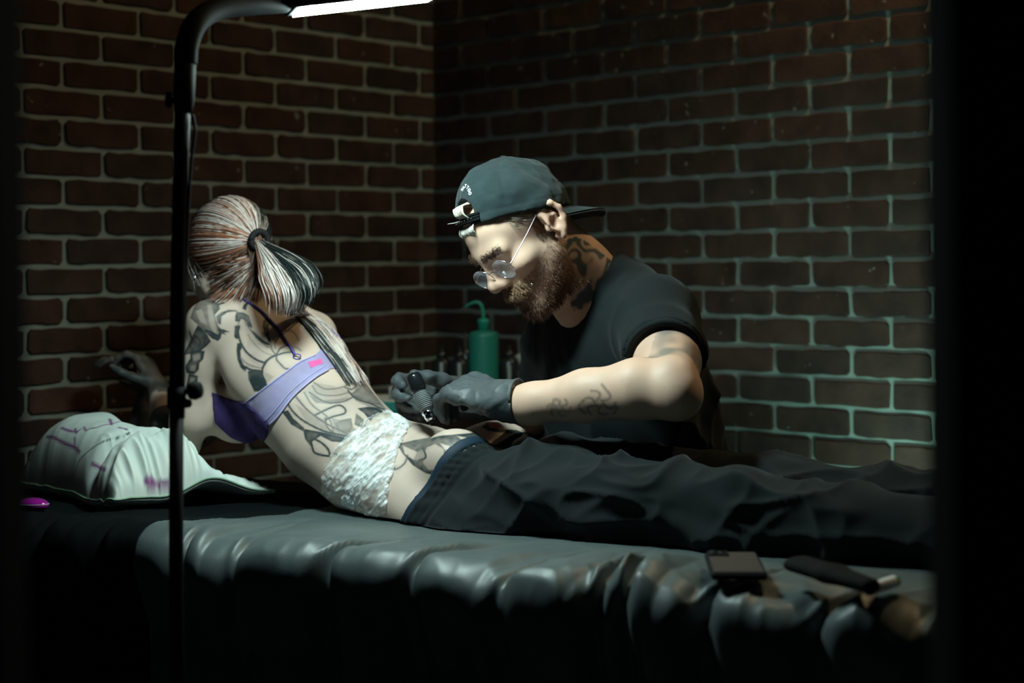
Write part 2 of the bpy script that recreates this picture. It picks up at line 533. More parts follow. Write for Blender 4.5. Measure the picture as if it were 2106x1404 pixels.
def brick_wall(name, direc, nrm, joints_a, joints_b, smax, z0, z1, far_s, ztop):
    wall = None
    # mortar slab: the wall itself, 0.2 m thick
    mb = MB(); c = CORNER + direc * (smax / 2) - nrm * 0.1
    s_lo, s_hi = -0.0, far_s
    c = CORNER + direc * ((s_lo + s_hi) / 2) + UP * (ztop / 2) - nrm * 0.1
    mb.box(c, direc * (s_hi - s_lo) / 2, nrm * 0.1, UP * ztop / 2)
    root = empty(name, CORNER + direc * 0.5, kind='structure')
    mb.build('mortar', M_mortar, root)
    ang = math.atan2(direc[1], direc[0])
    flip = np.cross(direc, UP) @ nrm      # local y must point into the room
    r = random.Random(name); k = -30; far = MB(); n_obj = 0
    rot = ang if np.dot(np.array([-math.sin(ang), math.cos(ang), 0]), nrm) > 0 else ang + math.pi
    while True:
        zc = ZL - (k + 0.5) * BH; k += 1
        if zc < 0.03: break
        if zc > ztop - 0.03: continue
        par = (k - 1) % 2
        J = joints_a if par == 0 else joints_b
        edges = [0.0] + [s for s in J if s > 0.03]
        for i in range(len(edges) - 1):
            s0, s1 = edges[i], edges[i + 1]
            if s1 > far_s: break
            L = s1 - s0 - JT
            if i == 0: L = s1 - s0 - JT / 2; mid = s0 + L / 2
            else: mid = (s0 + s1) / 2
            p = CORNER + direc * mid + UP * zc
            near = s0 < smax and z0 < zc < z1
            if near and n_obj < 299:
                o = bpy.data.objects.new('brick', get_brick(L, r)); col.objects.link(o); o.parent = root
                o.location = Vector(p - np.array(root.location)) + Vector(nrm * r.uniform(-.0012, .0012))
                o.rotation_euler = (r.gauss(0, .004), r.gauss(0, .006), rot)
                n_obj += 1
            else:
                far.box(p + nrm * 0.001, direc * L / 2, nrm * 0.006, UP * 0.0285)
    if far.v: tag(far.build('far_bricks', M_brick, root), kind='stuff')
    for q in _bm.values():
        if not q.materials: q.materials.append(M_brick)
    return root
ja = [0.0589 + BW * i for i in range(40)]; jb = [0.1605 + BW * i - BW for i in range(40)]
brick_wall('wall_left', DL, NLW, ja, jb, 1.95, 0.70, 2.02, 3.9, 2.6)
RBW = 0.2022
ja = [0.0153 + RBW * i for i in range(40)]; jb = [0.1169 + RBW * i for i in range(40)]
brick_wall('wall_right', DR, NRW, ja, jb, 2.05, 0.70, 2.02, 3.9, 2.6)

M_floor = mat('floor_tile', (0.055, 0.06, 0.062), 0.45, bump=(30, 0.15, 0.002), var=(4, (0.035, 0.04, 0.042), 0.3))
M_grout = mat('grout', (0.02, 0.021, 0.021), 0.9)
fl = empty('floor', (0, 2.4, 0), kind='structure')
mb = MB(); mb.box((0, 2.2, -0.05), (4, 0, 0), (0, 3.2, 0), (0, 0, 0.046)); mb.build('slab', M_grout, fl)
tm = None
for i in range(-8, 8):
    for j in range(0, 15):
        p = CORNER + DL * (0.19 + 0.33 * (j)) + DR * (0.19 + 0.33 * (i + 8))
        if abs(p[0]) > 2.6 or p[1] < -0.6: continue
        if tm is None:
            b = MB(); b.box((0, 0, 0), DL * 0.163, DR * 0.163, UP * 0.004, 0.0015); tm = mesh('tile', b.v, b.f); tm.materials.append(M_floor)
        o = bpy.data.objects.new('tile', tm); col.objects.link(o); o.parent = fl
        o.location = Vector(p - np.array(fl.location)) + Vector((0, 0, -0.003))
M_ceil = mat('ceiling_paint', (0.10, 0.10, 0.10), 0.9)
mb = MB(); mb.box((0, 2.2, 2.65), (4, 0, 0), (0, 3.2, 0), (0, 0, 0.05)); tag(mb.build('ceiling', M_ceil), kind='structure')
# the dark, out of focus door jambs the picture is taken between
M_jamb = mat('dark_paint', (0.004, 0.006, 0.007), 0.95, spec=.05)
for i, (x0, x1) in enumerate(((0.279, 0.352), (-0.375, -0.328))):
    b = MB(); b.box(((x0 + x1) / 2, 1.02, 1.25), ((x1 - x0) / 2, 0, 0), (0, 0.035, 0), (0, 0, 1.25), 0.004)
    tag(b.build('trim_%d' % (i + 1), M_jamb), kind='structure')
# ================================================================== lamp on a pole (the main light)
M_black = mat('black_plastic', (0.005, 0.006, 0.007), 0.75, spec=0.12)
M_blackm = mat('black_metal', (0.005, 0.007, 0.008), 0.65, spec=0.2)
M_led = mat('led_diffuser', (0.9, 0.9, 0.9), 0.5, emit=(0.75, 1.0, 0.965, 192.0))
lamp_base = onz(363, 1404, 0.0); lamp_base = at(363, 1380, 2.20); lamp_base[2] = 0.0
LZ = 1.64
lamp = empty('floor_lamp', lamp_base, 'black pole lamp with bent gooseneck and glowing white LED bar over the bench', 'lamp')
def colx(x, y): return at(x, y, 2.20)
b = MB()
b.tube([lamp_base + UP * 0.03, colx(362, 1100), colx(363, 830)], 0.0102, 14)
b.build('lower_pole', M_blackm, lamp, True)
b = MB(); b.tube([colx(364, 860), colx(366, 600), colx(372, 330), colx(376, 215)], 0.0110, 14)
b.build('upper_pole', M_blackm, lamp, True)
b = MB(); b.lathe(lamp_base, [(0.13, 0.0), (0.13, 0.012), (0.12, 0.02), (0.03, 0.028), (0.014, 0.06)], 32); b.build('base_plate', M_black, lamp, True)
b = MB(); b.tube([colx(363, 838), colx(363, 795)], [0.0135, 0.0135], 16); b.build('height_clamp', M_black, lamp, True)
k0 = colx(372, 806); b = MB(); b.lathe(k0, [(0.004, 0), (0.005, 0.014), (0.0125, 0.016), (0.0135, 0.022), (0.0115, 0.03), (0.004, 0.032)], 14, axis=(0.94, -0.3, 0.12)); b.build('clamp_knob', M_black, lamp, True)
k0 = colx(369, 828); b = MB(); b.lathe(k0, [(0.003, 0), (0.004, 0.012), (0.007, 0.013), (0.006, 0.02)], 12, axis=(0.8, -0.6, 0)); b.build('clamp_screw', M_blackm, lamp, True)
b = MB(); b.tube([colx(376, 232), colx(378, 205), colx(381, 120)], [0.0125, 0.0150, 0.0150], 16); b.build('neck_socket', M_black, lamp, True)
k0 = colx(372, 206); b = MB(); b.lathe(k0, [(0.004, 0), (0.005, 0.012), (0.0115, 0.014), (0.0115, 0.02), (0.004, 0.022)], 14, axis=(-0.95, -0.3, 0)); b.build('socket_knob', M_black, lamp, True)
gn = spline([colx(381, 130), colx(385, 90), at(405, 45, 2.22), at(450, 18, 2.28), at(520, 10, 2.37), at(555, 8, 2.42), at(582, 6, 2.46)], 60)
b = MB(); b.tube(gn, [0.0160 + 0.0009 * (i % 2) for i in range(60)], 14); b.build('gooseneck', M_black, lamp, True)
b = MB(); b.tube(spline([colx(396, 236), colx(401, 270), colx(394, 330), colx(388, 420), colx(380, 620), colx(376, 780)], 40), 0.0022, 6); b.build('power_cable', M_black, lamp, True)
ha = at(602, 34, 2.52); hb_ = at(880, 3, 2.585); ax = unit(hb_ - ha); ay = unit(np.cross(UP, ax))
if ay[1] > 0: ay = -ay
LL = np.linalg.norm(hb_ - ha); LW = 0.083
hc = ha + ax * LL / 2 + ay * LW / 2
lup = unit(np.cross(ax, ay)); lup = lup if lup[2] > 0 else -lup
b = MB(); b.box(hc + lup * 0.014, ax * (LL / 2 + 0.012), ay * (LW / 2 + 0.010), lup * 0.012, 0.004); b.build('lamp_head', M_black, lamp)
b = MB(); b.box(hc + lup * 0.0005, ax * LL / 2, ay * LW / 2, lup * 0.0018); b.build('led_panel', M_led, lamp)
b = MB(); b.box(ha - ax * 0.026 + ay * LW / 2 + UP * 0.022, ax * 0.016, ay * 0.016, UP * 0.012, 0.004); b.build('tilt_joint', M_black, lamp)

# unseen light bar added behind the bench to brighten the lower right bricks
M_wash = mat('added_wash', (.8, .9, .9), .5, emit=(.45, 1.0, .88, 420.0))
wb0 = CORNER + DR * 1.70 + NRW * .34; wl_bar = empty('added_wash_bar', wb0, 'added unseen light bar behind the bench, brightening the lower bricks', 'light')
b = MB(); b.box(wb0 + UP * .42, DR * .17, NRW * .015, UP * .012, .003); b.build('housing', M_black, wl_bar)
b = MB(); b.box(wb0 + UP * .4335, DR * .16, NRW * .011, UP * .0012); b.build('diffuser', M_wash, wl_bar)
b = MB(); b.box(wb0 + UP * .475 + NRW * .020, DR * .17, NRW * .002, UP * .065); b.build('room_side_shade', M_black, wl_bar)  # added plates, keep the wash off the seated man's back
b = MB(); b.box(wb0 + UP * .495 - DR * .172, DR * .002, NRW * .024, UP * .085); b.build('end_shade', M_black, wl_bar)
for i in (-1, 1):
    b = MB(); b.tube([wb0 + DR * .15 * i + UP * .001, wb0 + DR * .15 * i + UP * .41], .008, 8); b.build('leg', M_blackm, wl_bar, True)

# ================================================================== tattoo bench
M_vinyl = mat('black_vinyl_sheet', (0.058, 0.078, 0.080), 0.46, spec=0.55, bump=(420, 0.35, 0.0008), var=(7, (0.090, 0.112, 0.112), 0.3))
BZ = BENCH_Z
CRE = [(-1.05, .8), (-.84, .9), (-.62, .8), (-.42, .7), (-.235, 1.0), (-.185, .9), (.035, 1.7), (.205, 1.2), (.335, .7), (.455, 1.6), (.555, 1.8), (.66, 1.7), (.80, 1.0), (.93, .8), (1.08, .8)]
def crease_x(bb, ca): return 0.035 * np.sin(7 * bb + ca * 40)
def bench_z(a, bb):
    """height of the quilted, sheet-covered top; a along, bb across"""
    a = np.asarray(a, float); bb = np.asarray(bb, float)
    P = np.stack([a, bb, np.zeros_like(a)], -1)
    fr = np.clip((bb - 0.02) / 0.26, 0, 1)           # folds run in from the front edge
    z = np.full(a.shape, BZ) - 0.004
    C = sorted(CRE)
    for (c0, _), (c1, _) in zip(C[:-1], C[1:]):
        t = (a - crease_x(bb, c0) - c0) / (c1 - c0)
        z = z + np.where((t > 0) & (t < 1), 0.016 * fr * (1 - np.abs(2 * t - 1) ** 3), 0)
    for ca, s in CRE:
        aa = a - ca - crease_x(bb, ca)
        z = z - 0.011 * s * fr ** 1.5 * np.exp(-((aa - .006) / .009) ** 2) + 0.008 * s * fr ** 1.2 * np.exp(-((aa + .007) / .007) ** 2)
    wq_ = np.stack([vnoise(P, 6, 11), vnoise(P, 6, 12), P[..., 2]], -1)
    rf = np.clip((a - .30) / .15, 0, 1) * np.clip((bb - .12) / .12, 0, 1)      # crumpled stretch at the right front
    for sc, amp, sd in ((9, 0.010, 1), (17, 0.006, 2), (34, 0.0022, 3)):
        n = vnoise(P * np.array([1.0, 0.6, 1]) + 0.06 * wq_, sc, sd)
        z = z + amp * (0.2 + 0.7 * fr + 1.1 * rf) * ((1 - np.abs(2 * n - 1)) ** 2 - 0.4)
    body = np.exp(-(((bb + 0.15) / 0.15) ** 2)) * np.clip((a + 0.32) / 0.2, 0, 1)
    return z * (1 - body) + (BZ - 0.012) * body
na, nb_ = 620, 170
A_ = np.linspace(-1.12, 1.16, na)
S_ = np.concatenate([np.linspace(0, 0.66, 116), np.linspace(0.666, 1.0, nb_ - 116)])
AA, SS = np.meshgrid(A_, S_, indexing='ij')
b_flat = -0.355 + SS
edge = 0.360 + 0.03 * (vnoise(np.stack([AA, AA * 0, AA * 0], -1), 5, 5) - .5)
for ca, s in CRE: edge = edge - 0.022 * s * np.exp(-((AA - ca - crease_x(.3, ca)) / .022) ** 2)
R_ = 0.075
over = np.clip(b_flat - (edge - R_), 0, None)
ang_ = np.clip(over / R_, 0, math.pi / 2 * 1.0)
bx = np.where(over > 0, edge - R_ + R_ * np.sin(ang_), b_flat)
drop = np.where(over > 0, R_ * (1 - np.cos(ang_)) + np.clip(over - R_ * math.pi / 2, 0, None), 0)
ztop = bench_z(AA, np.minimum(bx, edge))
fold = np.clip((drop - 0.02) / 0.15, 0, 1)
Pq = np.stack([AA, drop, AA * 0], -1)
bx = bx + fold * (0.050 * (vnoise(Pq * np.array([1, .25, 1]), 14, 8) - 0.5) + 0.016 * (vnoise(Pq * np.array([1, .4, 1]), 34, 9) - 0.5)) - 0.04 * fold
zz = ztop - drop
# soft back edge
bk = np.clip((-0.315 - b_flat) / 0.04, 0, 1); zz = zz - 0.05 * bk ** 2
V = B0[None, None] + AA[..., None] * E_ + bx[..., None] * N_ + zz[..., None] * UP
I = np.arange(na * nb_).reshape(na, nb_)
F = np.stack([I[:-1, :-1], I[:-1, 1:], I[1:, 1:], I[1:, :-1]], -1).reshape(-1, 4)
bench = empty('tattoo_bench', bl(0, -0.05, 0), 'long padded black bench covered with a creased black sheet, under the lying person', 'bench')
# the sheet ends short of the head; beyond it lies the matt black headrest
ep = [onz(312, 1088, .748), onz(430, 1072, .748), onz(560, 1048, .748), onz(655, 1030, .748)]
eb_, ea_ = zip(*sorted([((q - B0) @ N_, (q - B0) @ E_) for q in ep]))
fa_ = AA.reshape(-1)[F].mean(1); fb_ = np.minimum(b_flat, .3).reshape(-1)[F].mean(1)
on_sheet = fa_ > np.interp(fb_, eb_, ea_) + .006 * np.sin(fb_ * 60)
VV = V.reshape(-1, 3)
def submesh(name, Fs):
    u_, inv_ = np.unique(Fs, return_inverse=True); return mesh(name, VV[u_], inv_.reshape(Fs.shape))
M_head = mat('matt_black_cover', (.0045, .006, .0065), .95, spec=.05)
hrest = link('headrest', submesh('headrest', F[~on_sheet]), M_head, bench)
sheet = link('sheet', submesh('sheet', F[on_sheet]), M_vinyl, bench)
md = sheet.modifiers.new('Solidify', 'SOLIDIFY'); md.thickness = 0.004; md.offset = -1
M_pad = mat('black_upholstery', (0.02, 0.022, 0.024), 0.5)
b = MB(); b.box(bl(0.0, -0.06, BZ - 0.085), E_ * 1.1, N_ * 0.262, UP * 0.055, 0.02); b.build('padding', M_pad, bench)
b = MB(); b.box(bl(0.0, -0.06, BZ - 0.165), E_ * 1.08, N_ * 0.25, UP * 0.022, 0.004); b.build('frame', M_blackm, bench)
for sa in (-0.85, 0.85):
    for sb in (-0.26, 0.12):
        b = MB(); b.tube([bl(sa, sb, BZ - 0.18), bl(sa * 1.02, sb, 0.012)], [0.022, 0.018], 12); b.lathe(bl(sa * 1.02, sb, 0.0), [(0.028, 0), (0.028, 0.012), (0.02, 0.016)], 14)
        b.build('leg', M_blackm, bench, True)
# ================================================================== the tattooed client
SKIN = (0.585, 0.450, 0.375)
M_skin = mat('skin', SKIN, 0.5, spec=0.35, attr='Col', sss=0.06, bump=(380, 0.12, 0.0006))
W = {}
def head_ops(Fd, O, f, u, l, s=1.0, nose=True):
    """head, face and ear lobes about the point between the ears; f forward, u up, l to the left"""
    f, u, l = unit(f), unit(u), unit(l)
    def p(a, b_, c): return O + s * (a * f + b_ * u + c * l)
    ax = [f, u, l]
    Fd.ell(p(-.004, .052, 0), s * np.array([.098, .086, .076]), .02, ax)
    Fd.ell(p(.040, .048, 0), s * np.array([.062, .056, .064]), .03, ax)
    Fd.ell(p(.040, -.028, 0), s * np.array([.060, .074, .058]), .03, ax)
    for q in (-1, 1):
        Fd.limb(p(.012, -.045, .050 * q), p(.072, -.096, .016 * q), s * .020, s * .016, s * .03)
        Fd.ell(p(.064, -.016, .043 * q), s * np.array([.026, .018, .022]), .025, ax)
        Fd.limb(p(.088, .027, .044 * q), p(.098, .030, .012 * q), s * .012, s * .012, s * .02)
    Fd.ell(p(.084, -.098, 0), s * np.array([.018, .018, .022]), .025, ax)
    Fd.ell(p(.088, -.056, 0), s * np.array([.016, .024, .030]), .02, ax)
    if nose:
        for q in (-1, 1):
            Fd.ell(p(.101, .008, .032 * q), s * np.array([.013, .011, .017]), .012, ax, sub=True)
            Fd.ell(p(.083, .008, .032 * q), s * np.array([.0135, .0125, .0135]), .006, ax)
            Fd.limb(p(.094, .012, .020 * q), p(.092, .013, .044 * q), s * .004, s * .004, s * .006)   # upper lid
        Fd.limb(p(.099, .022, 0), p(.121, -.020, 0), s * .0095, s * .0115, s * .016)
        Fd.ell(p(.122, -.024, 0), s * np.array([.0125, .011, .0125]), .012, ax)
        for q in (-1, 1):
            Fd.ell(p(.109, -.029, .0125 * q), s * np.array([.0125, .009, .008]), .008, ax)
            Fd.ell(p(.114, -.036, .007 * q), s * np.array([.006, .005, .0035]), .004, ax, sub=True)
        Fd.limb(p(.104, -.057, -.020), p(.107, -.056, 0), s * .006, s * .0075, s * .008)
        Fd.limb(p(.107, -.056, 0), p(.104, -.057, .020), s * .0075, s * .006, s * .008)
        Fd.limb(p(.100, -.069, -.016), p(.103, -.069, .016), s * .0075, s * .0075, s * .008)
        Fd.limb(p(.114, -.063, -.024), p(.114, -.063, .024), s * .0035, s * .0035, s * .006, sub=True)
def ear_ops(Fd, O, f, u, l, s=1.0, q=1):
    f, u, l = unit(f), unit(u), unit(l)
    def p(a, b_, c): return O + s * (a * f + b_ * u + (c) * q * l)
    Fd.ell(p(-.011, .006, .077), s * np.array([.0065, .033, .019]), .006, [unit(l + .5 * f * -q), u, unit(f)])
    hx = [(.004, .012, .074), (.004, .028, .079), (-.008, .036, .084), (-.022, .031, .089), (-.029, .014, .090), (-.026, -.004, .087), (-.016, -.018, .082), (-.006, -.027, .078), (-.001, -.022, .074)]
    Fd.chain([p(*h) for h in hx], [s * r for r in (.004, .005, .0052, .0052, .005, .0048, .0055, .0065, .005)], s * .004)
    Fd.chain([p(-.006, .016, .080), p(-.016, .012, .084), p(-.017, -.004, .083), p(-.010, -.014, .080)], [s * .003] * 4, s * .004)
    Fd.ell(p(-.006, .000, .086), s * np.array([.008, .011, .008]), .004, [f, u, l], sub=True)
    Fd.ell(p(.004, -.002, .074), s * np.array([.006, .008, .005]), .005, [f, u, l])

def uxyz(v): return unit(np.array(v, float))
wb = Field()
uh = uxyz(N_ * 0.93 - UP * 0.28); uw = uxyz((-.52, -.74, -.38)); um = uxyz((-.62, -.68, -.30)); us = uxyz((-.80, -.58, -.05))
sec = [
    (onb(1090, 1050, -.145), .135, .056, uh),
    (onb(1010, 1040, -.145), .142, .062, uh),
    (onb(930, 1012, -.145), .147, .080, uh),
    (onb(850, 982, -.14), .128, .084, unit(uh + uw)),
    (onb(762, 952, -.135), .112, .082, uw),
    (onb(688, 892, -.135), .116, .085, um),
    (onb(640, 829, -.14), .124, .088, um),
    (onb(597, 757, -.15), .126, .084, unit(um + us)),
    (onb(562, 703, -.155), .114, .070, us),
    (onb(545, 660, -.16), .082, .050, us),
]
wb.loft(sec, .02)
nsh = onb(436, 672, -.06); fsh = onb(645, 688, -.26)
sc = onb(566, 690, -.155)
# shoulder blades and shoulder caps
wb.limb(onb(505, 665, -.10), nsh, .050, .052, .03)
wb.limb(onb(600, 675, -.21), fsh, .050, .042, .03)
wb.ell(onb(505, 745, -.08), (.05, .03, .075), .035, [us, uxyz((.5, -.7, .5)), UP])
# near arm: upper arm down to the elbow on the pillow, forearm raised
nel = onb(366, 958, -.07); nwr = onb(328, 800, -.23)
wb.chain([nsh, onb(412, 740, -.05), onb(392, 860, -.04), nel], [.046, .042, .036, .032], .02)
wb.chain([nel, onb(345, 880, -.15), nwr], [.032, .036, .024], .015)
fel = onb(306, 966, -.26); fwr = onb(304, 800, -.28)
wb.chain([fsh, onb(520, 800, -.28), fel], [.044, .038, .032], .015)
wb.chain([fel, onb(296, 890, -.275), fwr], [.032, .036, .023], .015)
# breast hanging under the chest
wb.ell(onb(490, 850, -.10), (.062, .058, .058), .03)
wb.ell(onb(560, 850, -.20), (.060, .055, .055), .03)
# buttocks
wb.ell(onb(938, 955, -.100), (.068, .072, .064), .03, [E_, N_, UP])
wb.ell(onb(1020, 931, -.235), (.082, .066, .060), .03, [E_, N_, UP])
# neck and head
WO = onb(474, 545, -.16); wf = unit((-.62, .72, -.30)); wl_ = unit(np.cross(UP, wf)); wu = unit(np.cross(wf, wl_)); 
wb.chain([onb(556, 672, -.16), onb(528, 610, -.16), WO + wu * 0.0 - wf * .03], [.054, .046, .05], .03)
head_ops(wb, WO, wf, wu, wl_, 0.93)
ear_ops(wb, WO - wl_ * .012, wf, wu, wl_, 0.82, 1)
# hands: near hand and far hand raised together, fingers pointing left
def hand_ops(Fd, wr, d, pn, s=1.0, side=1, curl=(0.3, 0.35, 0.4, 0.45), spread=0.12, thumb=(0.7, 0.5), k=0.006, rot_fn=None):
    """palm and five bent fingers. d: towards the fingertips, pn: palm normal (fingers curl to it), side=+1 thumb on d x pn side"""
    d = unit(d); pn = unit(pn - d * (pn @ d)); t = np.cross(d, pn) * side      # towards the thumb
    def p(a, b_, c): return wr + s * (a * d + b_ * t + c * pn)
    Fd.loft([(p(0, 0, 0), s * .027, s * .019, t), (p(.03, .002, 0), s * .036, s * .017, t), (p(.075, 0, 0), s * .042, s * .014, t), (p(.092, 0, -.002), s * .038, s * .011, t)], .01)
    tips = []
    for i, (bt, L, r) in enumerate(((.030, .078, .0088), (.010, .088, .0090), (-.011, .080, .0086), (-.031, .062, .0076))):
        a0 = (1.5 - i) * spread * 0.35
        dd = unit(d + t * a0); c = curl[i]; q = p(.090, bt, -.002); pts = [p(.070, bt * .95, 0), q]; an = 0
        for sl, f in ((.45, .9), (.32, 1.2), (.25, .9)):
            an += c * f; v = dd * math.cos(an) + pn * math.sin(an); q = q + v * s * L * sl; pts.append(q)
        Fd.chain(pts, [s * r * 1.05, s * r * 1.05, s * r, s * r * .93, s * r * .78], k); tips.append(q)
    v0 = unit(t * math.cos(thumb[0]) + d * math.sin(thumb[0]) + pn * thumb[1])
    q0 = p(.022, .024, .006); q1 = q0 + v0 * s * .042; v1 = unit(v0 + d * .5 + pn * .2); q2 = q1 + v1 * s * .034; v2 = unit(v1 + d * .4); q3 = q2 + v2 * s * .026
    Fd.chain([q0, q1, q2, q3], [s * .016, s * .0115, s * .0098, s * .008], k); tips.append(q3)
    return tips
hand_ops(wb, nwr, (-.42, .30, .62), (-.70, .1, -.6), .84, 1, (.65, .7, .7, .75))
hand_ops(wb, fwr, (-.62, .20, .60), (-.6, -.1, -.8), .84, -1, (.35, .4, .45, .5))
WV, WF = wb.mesh('w', 0.0036, smooth=2, raw=True)
WV, WF = subdiv(WV, WF, 1)
def on_bench(V, gap):
    a = (V - B0) @ E_; b_ = (V - B0) @ N_; zb = bench_z(a, b_) + gap
    V[:, 2] = np.where((b_ > -.36) & (b_ < .3), np.maximum(V[:, 2], zb), V[:, 2]); return V
WV = on_bench(WV, .006)
woman = empty('person', bl(0.05, -.15, BZ), 'person lying on the bench on elbows, pale ponytail, tattooed back, purple bra, black trousers', 'person')
wme = mesh('body', WV, WF)
color_attr(wme, 'Col', np.tile(np.array(SKIN), (len(WV), 1)))
wbody = link('body', wme, M_skin, woman)

# trousers
M_jog = mat('black_jersey', (0.010, 0.0135, 0.0145), 0.92, spec=0.15, sheen=0.06, bump=(500, 0.3, 0.0008))
tr = Field()
o = .012
tr.loft([(onb(850, 988, -.145), .140, .092, uh), (onb(930, 1010, -.145), .160, .092, uh), (onb(1010, 1030, -.145), .166, .086, uh), (onb(1090, 1042, -.145), .164, .078, uh), (bl(.22, -.145, BZ + .052), .16, .066, N_)], .02)
tr.ell(onb(955, 972, -.100), (.078, .080, .068), .03, [E_, N_, UP]); tr.ell(onb(1050, 962, -.235), (.085, .072, .058), .03, [E_, N_, UP])
nleg = [bl(.14, -.075, BZ + .052), bl(.36, -.062, BZ + .048), bl(.56, -.055, BZ + .045), bl(.74, -.058, BZ + .044), bl(.96, -.062, BZ + .040), bl(1.00, -.062, BZ + .040)]
fleg = [bl(.14, -.215, BZ + .052), bl(.36, -.225, BZ + .050), bl(.56, -.232, BZ + .048), bl(.74, -.235, BZ + .046), bl(.93, -.235, BZ + .044), bl(.97, -.235, BZ + .042)]
tr.chain(nleg, [.076, .072, .064, .062, .056, .054], .03)
tr.chain(fleg, [.078, .072, .064, .062, .056, .054], .03)
wq0, wq1 = onb(866, 1052, -.03), onb(996, 905, -.12)
wq2 = onb(1100, 893, -.26)
WN = unit(np.cross(wq1 - wq0, wq2 - wq0)); WN = WN if WN @ E_ < 0 else -WN       # normal of the waistband plane
tr.halfspace(wq0, WN, .008)
TV, TF = tr.mesh('t', .0048, smooth=2, raw=True)
tm_ = mesh('t', TV, TF); no = get_no(tm_)
la = (TV - B0) @ E_; lb_ = (TV - B0) @ N_; lz = TV[:, 2]
Q = np.stack([la, lb_, lz], 1)
wr1 = 1 - np.abs(2 * vnoise(Q * np.array([1, .8, 1.5]) + 0.06 * np.stack([vnoise(Q, 7, 21)] * 3, 1), 11, 31) - 1)
wr2 = 1 - np.abs(2 * vnoise(np.stack([la - lz * .8, lb_, lz * .5], 1), 17, 32) - 1)
band = np.clip((-((TV - wq0) @ WN) - .04) / .05, 0, 1)
wr3 = 1 - np.abs(2 * vnoise(np.stack([la * .55 + lz * .9, lb_ * .6, lz * 1.4], 1) + .05 * np.stack([vnoise(Q, 9, 24), vnoise(Q, 9, 25), vnoise(Q, 9, 26)], 1), 15, 33) - 1)
disp = band * (0.014 * (wr1 ** 3 - .3) + 0.007 * (wr2 ** 3 - .3) + .011 * (wr3 ** 4 - .2))
# gathered waistband
lw = -((TV - wq0) @ WN)                     # distance past the waistband edge
wbm = np.clip(1 - np.abs(lw - .018) / .024, 0, 1)
ph = np.arctan2(lz - (BZ + .08), lb_ + .145)
disp += -0.004 * np.clip(wbm * 2, 0, 1) + 0.0012 * np.sin(ph * 46 + 3 * np.sin(ph * 5)) * np.clip(wbm * 2, 0, 1)
disp -= 0.005 * np.exp(-((lw - .043) / .005) ** 2)
for q0 in (.014, .028): disp -= 0.002 * np.exp(-((lw - q0) / .0025) ** 2)
TV = TV + no * disp[:, None]
TV = on_bench(TV, .003)
link('trousers', mesh('trousers', TV, TF), M_jog, woman)
# feet in socks
M_sock = mat('dark_sock', (0.03, 0.04, 0.042), 0.9, bump=(300, .3, .001))
for leg, sg in ((nleg, 1), (fleg, -1)):
    ft = Field(); a0 = leg[-1]
    ft.chain([a0 - E_ * .06, a0 + E_ * .03 + UP * .0], [.036, .034], .02); ft.ell(a0 + E_ * .035 + UP * .012, (.038, .034, .034), .02)
    ft.chain([a0 + E_ * .035 - UP * .005, a0 + E_ * .10 - UP * .012 , a0 + E_ * .16 - UP * .022], [.034, .036, .026], .02)
    V_, F_ = ft.mesh('s', .005, smooth=2, raw=True); link('sock', mesh('sock', on_bench(V_, .003), F_), M_sock, woman)
# blue waistband of the underwear above the trousers
M_blue = mat('blue_elastic', (0.004, 0.020, 0.040), 0.7, bump=(300, .3, .0006))
un = Field(); un.loft([(onb(850, 982, -.14), .131, .087, unit(uh + uw)), (onb(930, 1010, -.145), .1535, .0865, uh), (onb(1010, 1030, -.145), .158, .080, uh)], .02)
un.ell(onb(938, 955, -.100), (.0705, .0745, .0665), .03, [E_, N_, UP]); un.ell(onb(1020, 931, -.235), (.0845, .0685, .0625), .03, [E_, N_, UP])
un.halfspace(wq0 + WN * .009, WN, .003); un.halfspace(wq0 - WN * .012, -WN, .003)
V_, F_ = un.mesh('u', .004, smooth=1, raw=True); link('underwear_band', mesh('underwear_band', on_bench(V_, .0045), F_), M_blue, woman)
# ================================================================== tattoos, bra, hair and film on the client
def bvh_of(V, F): return BVHTree.FromPolygons([tuple(v) for v in V], [tuple(f) for f in F])
WB = bvh_of(WV, WF)
def hit(bv, px, py, lift=0.0):
    d = Vector(ray(px, py)).normalized()
    h = bv.ray_cast(Vector(CAM), d)
    if h[0] is None: return None
    return np.array(h[0]) - np.array(d) * lift
class Chart:
    """flat chart of one side of a body, looking along a fixed room direction; tattoos are drawn on it and stay on the skin"""
    def __init__(s, bv, c, view):
        s.bv = bv; s.c = np.array(c); s.n = unit(view); s.x = unit(np.cross(UP, s.n)); s.y = np.cross(s.n, s.x)
    def uv(s, P): Q = np.asarray(P) - s.c; return np.stack([Q @ s.x, Q @ s.y], -1)
    def trace(s, pts, f):
        out = []
        for q in pts:
            h = hit(s.bv, *f(q))
            if h is not None: out.append(s.uv(h))
        return np.array(out)
def in_poly(U, P):
    x, y = U[:, 0], U[:, 1]; r = np.zeros(len(U), bool); j = len(P) - 1
    for i in range(len(P)):
        xi, yi = P[i]; xj, yj = P[j]
        c = ((yi > y) != (yj > y)) & (x < (xj - xi) * (y - yi) / (yj - yi + 1e-12) + xi)
        r ^= c; j = i
    return r
def seg_dist(U, P):
    d = np.full(len(U), 9.0)
    for a, b in zip(P[:-1], P[1:]):
        ab = b - a; t = np.clip(((U - a) @ ab) / (ab @ ab + 1e-12), 0, 1)
        d = np.minimum(d, np.linalg.norm(U - a - t[:, None] * ab, axis=1))
    return d
def z1(q): return (360 + q[0] / 6.381, 580 + q[1] / 6.381)
def z2(q): return (350 + q[0] / 3.0086, 700 + q[1] / 3.0086)
def pxy(q): return q
